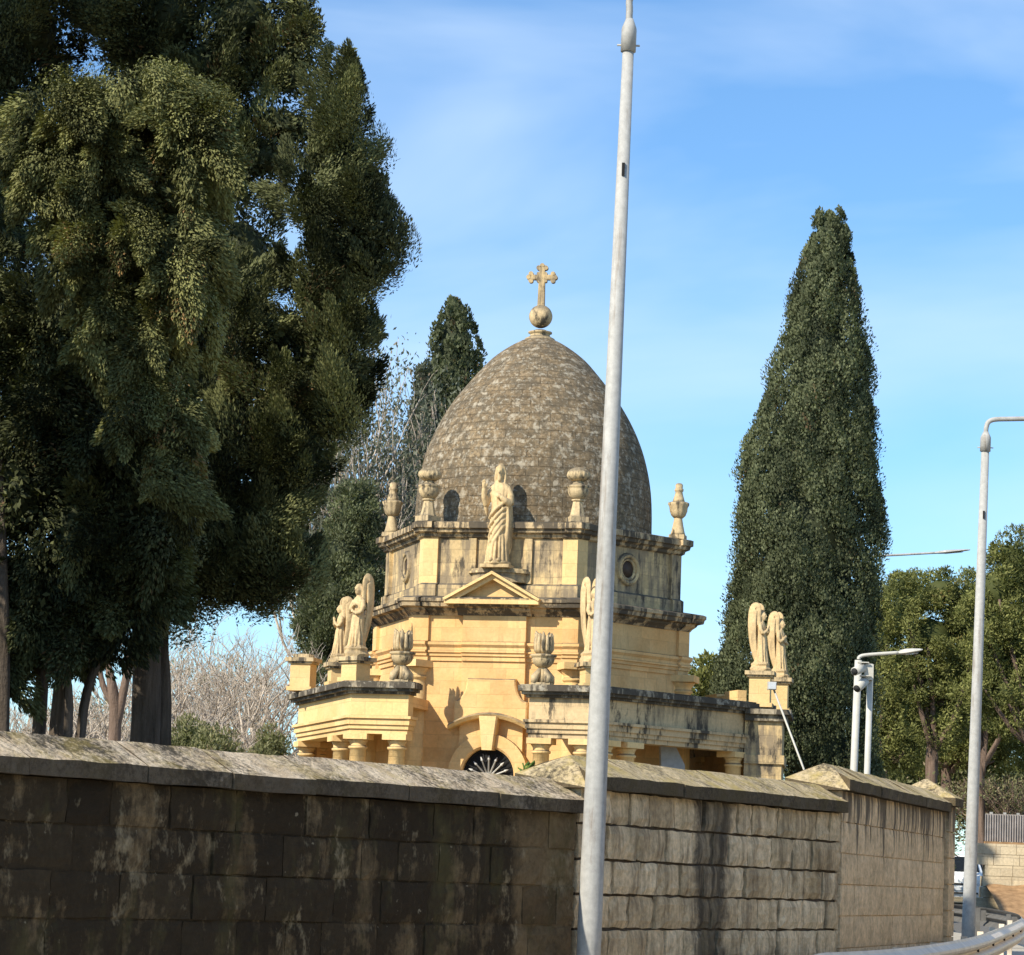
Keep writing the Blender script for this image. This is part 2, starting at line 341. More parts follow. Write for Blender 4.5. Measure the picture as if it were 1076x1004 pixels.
cam.sensor_fit = 'HORIZONTAL'; cam.sensor_width = 36; cam.lens = F/1076*36; cam.clip_end = 5000; cam.clip_start = .1
co.matrix_world = Matrix.Translation(Vector(EYE)) @ Matrix((( _rt[0], _up[0], -_fw[0]), (_rt[1], _up[1], -_fw[1]), (_rt[2], _up[2], -_fw[2]))).to_4x4()
sc.camera = co
sc.view_settings.view_transform = 'Standard'; sc.view_settings.look = 'None'; sc.view_settings.exposure = .58; sc.view_settings.gamma = 1
sc.cycles.max_bounces = 6; sc.cycles.transparent_max_bounces = 4

# ------------------------------------------------------------------ ground
mb = MB(); ys = [-60, 0, 20, 40, 60, 80, 100, 120, 160, 300, 1500]; xs = [-1500, -60, -20, 0, 20, 60, 1500]
mb.add([(x, y, gz(y)) for y in ys for x in xs], [(j*7+i, j*7+i+1, j*7+i+8, j*7+i+7) for j in range(len(ys)-1) for i in range(6)])
struct(mb.build('ground', M['soil']))
# wall lines (front face) surveyed from the photograph
A0 = Vector((-2.99, 16.7)); A1 = Vector((.60, 21.55)); B1 = Vector((3.14, 26.3)); C1 = Vector((5.0, 32.2))
AL = A0+(A0-A1).normalized()*14; CE = C1+Vector((.10, .42))
dA = (A1-A0).normalized(); dB = (B1-A1).normalized(); dC = (C1-B1).normalized()
BACK = [AL, A1, B1, C1]
# cemetery ground behind the wall
mb = MB(); n_ = lambda d: Vector((-d.y, d.x))
edge = [AL+n_(dA)*.3, A1+n_(dA)*.3, B1+n_(dB)*.3, C1+n_(dC)*.3, Vector((4.9, 40)), Vector((9, 60)), Vector((13, 90)), Vector((20, 140)), Vector((20, 400))]
rows = []
for e in edge:
    rows.append([(e.x, e.y, 1.15+.004*e.y), (e.x-6, e.y+3, 1.6+.006*e.y), (e.x-25, e.y+6, 1.75+.0065*e.y), (e.x-200, e.y+10, 1.8+.0065*e.y)])
mb.loft(rows, False, False, closed=False); struct(mb.build('cemetery_ground', M['soil']))
RAIL = [(-1.2, 14.8), (-.2, 17.5), (.9, 20.3), (2.5, 24), (3.48, 26), (4.35, 28.5), (5.33, 32), (6.5, 37), (7.18, 40), (8.02, 44), (8.6, 48), (8.82, 52), (8.72, 56), (8.3, 61), (7.5, 66)]
def smooth_path(P, k=4):
    out = []
    for i in range(len(P)-1):
        p0 = Vector(P[max(i-1, 0)]); p1 = Vector(P[i]); p2 = Vector(P[i+1]); p3 = Vector(P[min(i+2, len(P)-1)])
        for j in range(k):
            t = j/k; out.append(.5*((2*p1)+(p2-p0)*t+(2*p0-5*p1+4*p2-p3)*t*t+(3*p1-p0-3*p2+p3)*t**3))
    out.append(Vector(P[-1])); return out
RP = smooth_path(RAIL)
mb = MB(); rp = []
for p in RP[::3]: rp.append([(p.x+.35, p.y, gz(p.y)+.006), (p.x+9, p.y-3, gz(p.y-3)+.006), (p.x+26, p.y-6, gz(p.y-6)+.006)])
rp.append([(9.2, 75, gz(75)+.006), (22, 74, gz(74)+.006), (40, 72, gz(72)+.006)])
rp.append([(11.5, 100, gz(100)+.006), (20, 98, gz(98)+.006), (40, 96, gz(96)+.006)]); rp.append([(16, 150, 1.326), (22, 150, 1.326), (40, 150, 1.326)])
mb.loft(rp, False, False, closed=False); struct(mb.build('road', M['asphalt']))
mb = MB(); L0 = []; 
for p in RP:
    # strip between rail and wall, with a kerb step at the rail
    a = p; 
    if p.y < A1.y: q = A0+dA*((p.y-A0.y)/dA.y)
    elif p.y < B1.y: q = A1+dB*((p.y-A1.y)/dB.y)
    elif p.y < 32: q = B1+dC*((p.y-B1.y)/dC.y)
    else: q = Vector((5.0+(p.y-32)*.05, p.y))
    g = gz(p.y)
    L0.append([(p.x+.3, p.y, g-.05), (p.x+.3, p.y, g+.12), (min(q.x-.05, p.x), p.y, g+.13)])
mb.loft(L0, False, False, closed=False); struct(mb.build('pavement', M['pave']))

# ------------------------------------------------------------------ road boundary wall, three stepped lengths
def wall_section(name, P0, P1, zb, zt, mat, cmat, label, th=.46, hip=True, course=.285, seed=1, blockw=(.38, .75), rough=.010, gap=.006, core_mat=None):
    rr = random.Random(seed); d = (P1-P0).normalized(); n = Vector((d.y, -d.x)); Lw = (P1-P0).length
    t = thing(name, label, 'wall', (P0.x, P0.y, zb))
    m4 = Matrix(((d.x, -n.x, 0, 0), (d.y, -n.y, 0, 0), (0, 0, 1, 0), (0, 0, 0, 1)))      # local: x along, y into the wall
    uvf = lambda p: (d.x*p.x+d.y*p.y, p.z+zb)
    mb = MB(uvf); core = MB(uvf); H = zt-zb
    core.box(.03, Lw-.03, .022 if core_mat else .04, th-.035, -.4, H-.004, mat=m4)
    def blk(mb, x0, x1, z0, z1, y0, y1, c, end=None):
        e = .003+rough*(.5+rr.random()*.6); j = (rr.random()-.5)*2*rough; g = gap*(.6+.8*rr.random())
        x0 += g; x1 -= g; z0 += g; z1 -= g
        nx = max(3, int((x1-x0)/.085)); nz = 4; er = rough*1.1
        vs = []; fs = []
        for iz in range(nz+1):
            for ix in range(nx+1):
                u_, v_ = ix/nx, iz/nz; xx = x0+(x1-x0)*u_; zz = z0+(z1-z0)*v_; eg = (ix in (0, nx)) or (iz in (0, nz)); yy = y0+j+(rr.random()-.5)*rough*1.1
                if eg: yy += e*.8+rr.random()*er; xx += (.5-u_)*2*rr.random()*er*(ix in (0, nx)); zz += (.5-v_)*2*rr.random()*er*(iz in (0, nz))
                vs.append((xx, yy, zz))
        W_ = nx+1
        for iz in range(nz):
            for ix in range(nx): q = iz*W_+ix; fs.append((q, q+1, q+W_+1, q+W_))
        per = [ix for ix in range(W_)]+[iz*W_+nx for iz in range(1, nz+1)]+[nz*W_+ix for ix in range(nx-1, -1, -1)]+[iz*W_ for iz in range(nz-1, 0, -1)]
        o_ = len(vs)
        for p in per: vs.append((vs[p][0], y1, vs[p][2]))
        for k_ in range(len(per)): k2 = (k_+1) % len(per); fs.append((per[k2], per[k_], o_+k_, o_+k2))
        mb.add(vs, fs, c, mat=m4)
    z = H; r = 0
    while z > -.3:
        z0 = z-course*(1+.06*(rr.random()-.5)); x = -(rr.random()*.4)*(0 if hip else 1)
        while x < Lw-.02:
            wd = rr.uniform(*blockw); x1 = x+wd
            if Lw-x1 < .2: x1 = Lw
            blk(mb, max(x, 0), x1, z0, z, 0, .14, min(1, max(0, rr.gauss(.5, .3))))
            x = x1
        # end faces and back as plain dressed blocks
        mb.box(.004, .20, .145, th, z0+.005, z-.005, mat=m4, col=rr.random()); mb.box(Lw-.2, Lw-.004, .145, th, z0+.005, z-.005, mat=m4, col=rr.random())
        z = z0
    mb.build('masonry', mat, t); core.build('mortar_core', core_mat or M['mortar'], t)
    # coping: stones with a fascia and a hipped, gently pitched top
    cm = MB(uvf); ov = .075; f = .10; rise = .155; x = -ov if hip else -.0; y0 = -ov; y1 = th+ov; ym = th/2
    first = True
    while x < Lw-.01:
        x1 = x+rr.uniform(.75, 1.05)
        if Lw-x1 < .4: x1 = Lw
        g = .006; j = (rr.random()-.5)*.022; hh = H+j*.5
        a, b = x+g, x1-g; xh = a+(ym+ov)*.95 if (hip and first) else a
        k = 5
        ringz = []
        def sect(xx, xr):
            return [(xx, y0+j, hh), (xx, y0+j, hh+f), (xr, ym, hh+f+rise), (xx, y1, hh+f), (xx, y1, hh)]
        S = []
        for q in range(k+1):
            tt = q/k; xx = a+(b-a)*tt; xr = xh+(b-xh)*tt
            s = sect(xx, xr)
            s = [(p[0], p[1]+(rr.random()-.5)*.010, p[2]+(rr.random()-.5)*.010) if 0 < q < k else p for p in s]
            # extra points down each slope make the worn surface uneven
            m1 = tuple((np.array(s[1])*.5+np.array(s[2])*.5)+np.array([0, 0, (rr.random()-.5)*.02])); m2 = tuple((np.array(s[2])*.5+np.array(s[3])*.5)+np.array([0, 0, (rr.random()-.5)*.02]))
            S.append([s[0], s[1], m1, s[2], m2, s[3], s[4]])
        cm.loft(S, mat=m4, col=rr.random()); x = x1; first = False
    cm.build('coping', cmat, t)
    return t
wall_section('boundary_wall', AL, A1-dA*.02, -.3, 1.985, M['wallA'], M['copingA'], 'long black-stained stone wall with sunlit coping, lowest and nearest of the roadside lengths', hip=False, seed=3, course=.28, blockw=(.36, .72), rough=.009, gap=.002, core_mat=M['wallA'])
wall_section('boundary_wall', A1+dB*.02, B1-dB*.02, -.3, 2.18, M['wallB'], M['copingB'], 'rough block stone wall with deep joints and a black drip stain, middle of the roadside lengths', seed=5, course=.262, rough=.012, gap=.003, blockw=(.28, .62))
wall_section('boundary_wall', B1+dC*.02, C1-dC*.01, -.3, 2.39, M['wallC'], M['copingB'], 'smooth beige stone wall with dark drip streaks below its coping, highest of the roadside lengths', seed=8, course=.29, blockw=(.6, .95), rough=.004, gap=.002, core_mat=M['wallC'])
# end pier of the wall
t = thing('wall_pier', 'beige stone end pier with pyramid cap at the far end of the roadside wall', 'pier', (C1.x, C1.y, 0))
ang = math.atan2(dC.y, dC.x); mr = Matrix.Rotation(ang, 4, 'Z'); rr = random.Random(4)
mb = MB(); z = 2.46
while z > -.2:
    mb.box(.012, .46, -.04, .56, z-.285, z-.006, mat=mr, col=rr.random()); z -= .29
mb.box(.03, .44, -.02, .54, -.2, 2.44, mat=mr); mb.build('shaft', M['wallC'], t)
mb = MB(); b0 = [(-.07, -.12), (.54, -.12), (.54, .64), (-.07, .64)]; mb.loft([[(x, y, 2.46) for x, y in b0], [(x, y, 2.55) for x, y in b0], [(.22+(x-.22)*.05, .26+(y-.26)*.05, 2.76) for x, y in b0]], mat=mr)
mb.build('pier_cap', M['copingB'], t)

# ------------------------------------------------------------------ chapel
CC = Vector((.55, 68., 2.2)); A16 = 16
def V(k): return R_(A16+60*k)                         # vertex azimuths: 0 front right, -1 front left, 1 right, -2 left
def pol(phi, r): return (r*math.sin(phi), -r*math.cos(phi))
def hexo(R, d=0., wd=.3, front=None):
    """hexagon outline with projecting corner strips (d proud, wd wide)"""
    out = []; R = R*1.033
    for k in range(-3, 3):
        v = V(k); c = Vector(pol(v, R))
        ta = Vector((math.cos(v-R_(30)), math.sin(v-R_(30)))); tb = Vector((math.cos(v+R_(30)), math.sin(v+R_(30))))
        na = Vector(pol(v-R_(30), 1)); nb = Vector(pol(v+R_(30), 1))
        if d:
            out += [c-ta*wd, c-ta*wd+na*d, Vector(pol(v, R+d/math.cos(R_(30)))), c+tb*wd+nb*d, c+tb*wd]
        else: out.append(c)
        if front and k == -1:
            hw, dd = front; fm = Vector(pol(v+R_(30), R*math.cos(R_(30))))
            out += [fm-tb*hw, fm-tb*hw+nb*dd, fm+tb*hw+nb*dd, fm+tb*hw]
    return [(p.x, p.y) for p in out]
def hexloft(mb, prof, d=0., wd=.3, front=None):
    return mb.loft([[(x, y, z-CC.z) for x, y in hexo(R, d, wd, front)] for R, z in prof])
PF = R_(A16-30)                                        # azimuth of the entrance front
fm4 = lambda r: Matrix.Translation(Vector((*pol(PF, r), -CC.z))) @ Matrix.Rotation(PF, 4, 'Z')   # local x along the front, -y outward, z = world height
YF = 64.9
zf = lambda py, px=515: zat(px, py, YF)
chapel = thing('chapel', 'golden limestone hexagonal cemetery chapel with a grey egg-shaped dome and colonnade', 'chapel', CC)
Z = dict(cornT=zf(628, 460), cornB=zf(646, 460), strT=zf(676), strB=zf(691), drT=zf(563, 455), dcT=zf(546, 455))
# body below the main cornice
mb = MB(); hexloft(mb, [(3.62, CC.z-.3), (3.62, Z['cornB']+.02)])
wallo = mb.build('wall', M['gold'], chapel)
# entablature band with corner strips and frontispiece
mb = MB()
FR = (.74, .13)
hexloft(mb, [(3.66, Z['strB']-.10), (3.66, Z['strB']), (3.70, Z['strB']+.01), (3.70, Z['strB']+.07), (3.74, Z['strB']+.09), (3.74, Z['strB']+.13), (3.70, Z['strB']+.14), (3.70, Z['strB']+.2), (3.76, Z['strT']-.06), (3.76, Z['strT']), (3.67, Z['strT']+.02), (3.67, Z['cornB']+.01)], .08, .33, FR)
mb.build('entablature', M['gold'], chapel)
# main cornice, blackened on top
mb = MB(); zb, zt = Z['cornB'], Z['cornT']
hexloft(mb, [(3.70, zb), (3.74, zb+.05), (3.84, zb+.12), (3.86, zb+.16), (4.00, zb+.19), (4.02, zb+.27), (4.06, zb+.30), (4.06, zt-.02), (3.98, zt+.01), (3.55, zt+.07)], .07, .36, (.86, .12))
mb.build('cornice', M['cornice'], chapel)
# half columns at the corners below the entablature
for k in (-2, -1, 0, 1, 2):
    x, y = pol(V(k), 3.72); ct = Z['strB']-.10-CC.z
    mb = MB(); mb.lathe([(.25, -.2), (.25, ct-.52), (.23, ct-.50), (.23, ct-.42), (.27, ct-.40), (.27, ct-.36), (.24, ct-.34), (.24, ct-.28), (.31, ct-.2), (.32, ct-.16)], x, y, 28)
    o = mb.build('half_column', M['gold_pale'], chapel)
    mb = MB(); mb.box(-.36, .36, -.36, .36, ct-.16, ct-.002, mat=Matrix.Translation((x, y, 0)) @ Matrix.Rotation(V(k), 4, 'Z')); mb.build('capital', M['gold_pale'], o)
# drum
mb = MB(); hexloft(mb, [(3.42, Z['cornT']-.2), (3.42, Z['drT']+.02)]); drum = mb.build('drum', M['grey_gold'], chapel)
mb = MB(); hexloft(mb, [(3.40, Z['cornT']+.05), (3.52, Z['cornT']+.06), (3.52, Z['cornT']+.33), (3.43, Z['cornT']+.38)], .07, .34); mb.build('plinth', M['grey_gold'], chapel)
for k in (-3, -2, -1, 0, 1, 2):
    v = V(k); c = Vector(pol(v, 3.533)); ta = Vector((math.cos(v-R_(30)), math.sin(v-R_(30)))); tb = Vector((math.cos(v+R_(30)), math.sin(v+R_(30)))); na = Vector(pol(v-R_(30), .09)); nb = Vector(pol(v+R_(30), .09)); wd = .29
    o2 = [c*.9, c-ta*wd, c-ta*wd+na, Vector(pol(v, 3.533+.09/math.cos(R_(30)))), c+tb*wd+nb, c+tb*wd]
    mb = MB(); mb.prism([(p.x, p.y) for p in o2], Z['cornT']+.37-CC.z, Z['drT']+.01-CC.z); mb.build('pilaster', M['grey_gold'] if k not in (-1, 0) else M['gold_pale'], chapel)
mb = MB(); a, b = Z['drT'], Z['dcT']
hexloft(mb, [(3.44, a), (3.50, a+.03), (3.52, a+.09), (3.62, a+.13), (3.64, a+.20), (3.70, a+.22), (3.70, b-.02), (3.64, b), (2.6, b+.08)], .08, .33)
mb.build('drum_cornice', M['cornice'], chapel)
# round windows of the drum: moulded rings with a dark pane
for k, ph in enumerate((A16+30, A16-90)):
    ph = R_(ph); zc = zat(655, 598, 65.8)-CC.z; r0 = 3.533*math.cos(R_(30))
    m4 = Matrix.Translation(Vector((*pol(ph, r0), zc))) @ Matrix.Rotation(ph, 4, 'Z') @ Matrix.Rotation(R_(90), 4, 'X')
    mb = MB(); prof = [(.19, -.02), (.20, .03), (.24, .05), (.26, .03), (.28, .07), (.33, .09), (.37, .06), (.39, .0)]
    rings = [[(r*math.cos(2*math.pi*i/36), r*math.sin(2*math.pi*i/36), h) for i in range(36)] for r, h in prof]
    mb.loft(rings, False, False, smooth=False, mat=m4); o = mb.build('round_window', M['grey_gold'], chapel)
    mb = MB(); mb.lathe([(.21, .002), (.21, .006)], seg=36, mat=m4); mb.build('pane', M['door'], o)
# dome
prof_px = [(357, 14), (362, 24), (370, 36.5), (380, 49), (392, 60), (404, 70), (416, 79.5), (427, 87.5), (442, 96.5), (457, 104), (472, 110), (487, 114.5), (504, 118.2), (521, 120.5), (540, 121.6), (560, 122)]
pts = [(r/3000*70.0, zat(567-(y-352)*.03, y, 68)) for y, r in prof_px][::-1]
pts = [(2.87, Z['dcT']-.25)]+[p for p in pts if p[1] > Z['dcT']-.2]
P3 = smooth_path([(a_, b_) for a_, b_ in pts], 3); P3 = [(p.x, p.y) for p in P3]
mb = MB(); seg = 96; arc = [0]
for i in range(1, len(P3)): arc.append(arc[-1]+math.hypot(P3[i][0]-P3[i-1][0], P3[i][1]-P3[i-1][1]))
vs = [(r*math.cos(2*math.pi*i/seg), r*math.sin(2*math.pi*i/seg), z-CC.z) for r, z in P3 for i in range(seg)]; fs = []; uvs = []
for k in range(len(P3)-1):
    for i in range(seg):
        j = (i+1) % seg; fs.append((k*seg+i, k*seg+j, (k+1)*seg+j, (k+1)*seg+i))
        s_ = 2.2*2*math.pi/seg; uvs.append([(i*s_, arc[k]), ((i+1)*s_, arc[k]), ((i+1)*s_, arc[k+1]), (i*s_, arc[k+1])])
mb.add(vs, fs, uvs=uvs, smooth=True)
dome = mb.build('dome', M['dome'], chapel)
zt_ = P3[-1][1]; fx = 0.0
mb = MB(); q = zt_-CC.z-.04
mb.lathe([(.36, q-.06), (.36, q+.05), (.30, q+.08), (.24, q+.12), (.24, q+.17), (.29, q+.19), (.29, q+.22), (.2, q+.24), (.14, q+.27)], seg=32); fin = mb.build('finial_base', M['urn'], dome)
zc = zat(569, 333, 68)-CC.z
mb = MB(); mb.ball((0, 0, zc), .285, 28, 18); mb.build('orb', M['urn'], fin)
# cross with trefoil ends
mb = MB(); z0 = zc+.26; zt2 = zat(572, 277, 68)-CC.z; za = zat(571, 292, 68)-CC.z; mc = Matrix.Rotation(PF*.6, 4, 'Z'); tk = .075
mb.loft([[(-.085, -tk, z0), (.085, -tk, z0), (.085, tk, z0), (-.085, tk, z0)], [(-.065, -tk, zt2-.12), (.065, -tk, zt2-.12), (.065, tk, zt2-.12), (-.065, tk, zt2-.12)]], mat=mc)
mb.box(-.27, .27, -tk*.95, tk*.95, za-.06, za+.06, mat=mc)
def disc(cx_, cz_, r_): mb.loft([[(cx_+r_*math.cos(a), y_, cz_+r_*math.sin(a)) for a in [2*math.pi*i/14 for i in range(14)]] for y_ in (tk*.9, -tk*.9)], mat=mc)
for sx, sz in ((-1, 0), (1, 0), (0, 1)):
    ex, ez = sx*.27, za+(zt2-za-.12)*sz
    disc(ex+sx*.05, ez+sz*.05, .062); 
    for q_ in (-1, 1): disc(ex+(q_*.085 if sz else 0), ez+(q_*.085 if sx else 0), .058)
for sx in (-1, 1):
    for sz in (-1, 1): disc(sx*.09, za+sz*.09, .04)
mb.build('cross', M['grey_gold'], fin)
# pediment over the entrance front
ap = 3.74*math.cos(R_(30)); zb = zf(634); za = zf(607); hw = 1.0
m4 = fm4(ap+.2)
mb = MB(); o3 = [(-hw, zb), (hw, zb), (0, za)]
mb.loft([[(x, -.09, z) for x, z in o3], [(x, .35, z) for x, z in o3]][::-1], mat=m4); ped = mb.build('pediment', M['gold'], chapel)
mb = MB(); e = .15
for s_ in (-1, 1):
    d = Vector((-s_*hw, za-zb)).normalized(); n = Vector((s_*d.y*s_, abs(d.x))) ; n = Vector((s_*abs(d.y), abs(d.x)))
    a0 = Vector((s_*(hw+.10), zb)); a1 = Vector((0, za+.02))
    for (i0, i1, yo) in ((-.10, .0, -.30), (0, .06, -.40)):
        q0, q1 = a0+n*i0, a1+Vector((0, i0/abs(n.y))); q2, q3 = a1+Vector((0, i1/abs(n.y))), a0+n*i1
        pl = [q0, q1, q2, q3] if s_ < 0 else [q1, q0, q3, q2]
        mb.loft([[(p.x, .34, p.y) for p in pl], [(p.x, yo+(.002 if s_ > 0 else 0), p.y) for p in pl]], mat=m4)
mb.box(-hw-.10, hw+.10, -.36, .3, zb-.07, zb+.035, mat=m4)
mb.build('raking_cornice', M['gold_pale'], ped)
# statue pedestal above the pediment (half round block against the drum)
mb = MB(); zp = zf(598)
for (r, z0, z1) in ((.66, zf(612), zp-.10), (.74, zp-.10, zp-.05), (.70, zp-.05, zp)):
    mb.prism([(r*math.cos(a), -r*.62*math.sin(a)-.0) for a in [math.pi*i/16 for i in range(17)]][::-1]+[(-r, .3), (r, .3)], z0, z1+.002, mat=fm4(3.533*math.cos(R_(30))-.02))
mb.build('pedestal', M['grey_gold'], chapel)
# slim strips that frame the niche behind the statue
m5 = fm4(3.533*math.cos(R_(30)))
for s_ in (-1, 1):
    mb = MB(); mb.box(s_*.66-.09, s_*.66+.09, -.07, .02, Z['cornT']+.38, Z['drT'], mat=m5); mb.build('niche_strip', M['grey_gold'], chapel)
# frontispiece below the entablature
m6 = fm4(ap); zS = Z['strB']-.10
mb = MB(); mb.box(-.74, .74, -.12, .02, CC.z-.2, zS+.002, mat=m6); mb.build('front_bay', M['gold'], chapel)
zl = zf(714); zk = zf(738); zh = zf(764, 480); zht = zf(752); zo = zf(789); zac = zf(815)
pts2 = [(-.56, zl)]
for i in range(1, 7): a = i/6*math.pi/2; pts2.append((-.56-.32*math.sin(a)*1.0 if False else -.56-.30*(1-math.cos(a)), zl-(zl-zk)*math.sin(a)))
pts2.append((-.86, zh))
arcp = [(x, zh+(zht-zh)*(1-(x/.86)**2)) for x in np.linspace(-.86, .86, 17)]
full = pts2+arcp[1:-1]+[(-x, z) for x, z in pts2[::-1]]
mb = MB(); mb.loft([[(x, .02, z) for x, z in full], [(x, -.24, z) for x, z in full], [(x*.96, -.27, z-(.03 if z > zk else 0)) for x, z in full]], mat=m6); mb.build('front_panel', M['gold'], chapel)
# door arch: hood moulding, voussoirs, keystone, fanlight, door leaves
mb = MB(); S = []
for x in np.linspace(-.95, .95, 25):
    z = zh+(zht-zh)*(1-(x/.95)**2); S.append([(x, -.1, z-.08), (x, -.36, z-.07), (x, -.42, z), (x, -.36, z+.05), (x, -.1, z+.06)])
mb.loft(S, mat=m6); arch = mb.build('door_arch', M['gold_pale'], chapel)
rO = .60; S = []
mb = MB()
for i in range(25):
    a = math.pi*i/24; ca, sa = math.cos(a), math.sin(a)
    zo_ = zh+(zht-zh)*(1-(ca*.8/.92)**2)-.03
    ro = min((zo_-zac)/max(sa, .3), .92)
    S.append([(ca*rO, -.08, zac+sa*rO), (ca*rO, -.26, zac+sa*rO), (ca*(rO+.05), -.31, zac+sa*(rO+.05)), (ca*ro, -.31, zac+sa*ro), (ca*ro, -.08, zac+sa*ro)])
mb.loft(S, mat=m6)
for s_ in (-1, 1): mb.box(s_*.75-.15, s_*.75+.15, -.31, -.1, CC.z-.2, zac-.004, mat=m6)
mb.build('voussoirs', M['gold'], arch)
mb = MB(); k0 = [(-.13, zac+rO-.05), (.13, zac+rO-.05), (.22, zht-.04), (-.22, zht-.04)]
mb.loft([[(x, -.1, z) for x, z in k0], [(x, -.40, z) for x, z in k0], [(x*.85, -.44, z) for x, z in k0]], mat=m6); mb.build('keystone', M['gold_pale'], arch)
mb = MB(); mb.prism([(0, 0)], 0, 0) if False else None
half = [(.6*math.cos(math.pi*i/20), zac+.6*math.sin(math.pi*i/20)) for i in range(21)]
mb.loft([[(x, -.125, z) for x, z in half], [(x, -.13, z) for x, z in half]], mat=m6); fan = mb.build('fanlight', M['dark'], chapel)
mb = MB(); 
for i in range(9):
    a = math.pi*(i+.0)/8
    if i in (0, 8): continue
    ca, sa = math.cos(a), math.sin(a); r1 = .50
    mb.tube([(ca*.08, -.20, zac-.06+sa*.08), (ca*r1*.8, -.20, zac-.06+sa*r1*.8), (ca*r1*.82, -.20, zac-.06+sa*r1*.82), (ca*r1, -.2, zac-.06+sa*r1)], [.022, .018, .035, .006], 6, mat=m6)
mb.ball((0, -.2, zac-.06), .09, mat=m6); mb.build('sunburst', M['iron_white'], fan)
mb = MB()
for i in range(16):
    a = math.pi*i/15; mb.tube([(0, -.16, zac), (.6*math.cos(a), -.16, zac+.6*math.sin(a))], .009, 5, mat=m6)
for r in (.32, .56): mb.tube([(r*math.cos(math.pi*i/18), -.16, zac+r*math.sin(math.pi*i/18)) for i in range(19)], .011, 5, mat=m6)
mb.build('grille', M['iron'], fan)
for s_ in (-1, 1):
    mb = MB(); x0, x1 = sorted((s_*.01, s_*.6)); mb.box(x0, x1, -.17, -.13, CC.z, zac-.06, mat=m6)
    for q in range(3): mb.box(min(s_*.08, s_*.52), max(s_*.08, s_*.52), -.19, -.165, CC.z+.1+q*.5, CC.z+.5+q*.5, mat=m6)
    mb.build('door', M['door'], chapel)

# colonnade wings round the chapel
RA = 5.45
def wing_path(side):
    tF = Vector((math.cos(PF), math.sin(PF))); fmid = Vector(pol(PF, RA*math.cos(R_(30))))
    if side < 0: return [fmid-tF*(1.52), Vector(pol(V(-1), RA)), Vector(pol(V(-2), RA)), Vector(pol(V(-3), RA))]
    return [fmid+tF*(1.24), Vector(pol(V(0), RA)), Vector(pol(V(1), RA)), Vector(pol(V(2), RA))]
def offset(path, side, o):
    """path shifted o metres outward, mitred at the corners"""
    out = []; n = len(path)
    def nrm(a, b): d = (b-a).normalized(); q = Vector((d.y, -d.x)); return q if q.dot(a+b) > 0 else -q
    for i, p in enumerate(path):
        if i == 0: out.append(p+nrm(path[0], path[1])*o)
        elif i == n-1: out.append(p+nrm(path[-2], path[-1])*o)
        else:
            a, b = nrm(path[i-1], p), nrm(p, path[i+1]); m = (a+b).normalized(); out.append(p+m*(o/m.dot(a)))
    return out
def strip(path, side, o, i, ext=0.):
    path = list(path)
    if ext: path[0] = path[0]+(path[0]-path[1]).normalized()*ext
    a = offset(path, side, o); b = offset(path, side, -i); pl = a+b[::-1]
    A = sum(pl[k].x*pl[(k+1) % len(pl)].y-pl[(k+1) % len(pl)].x*pl[k].y for k in range(len(pl)))
    return [(p.x, p.y) for p in (pl if A > 0 else pl[::-1])]
YR = 63.6
zr = lambda py, px=400: zat(px, py, YR)-CC.z
rz = dict(top=zr(716), c0=zr(729), fr0=zr(752), m0=zr(766), ent=zr(771))
coln = thing_col = None
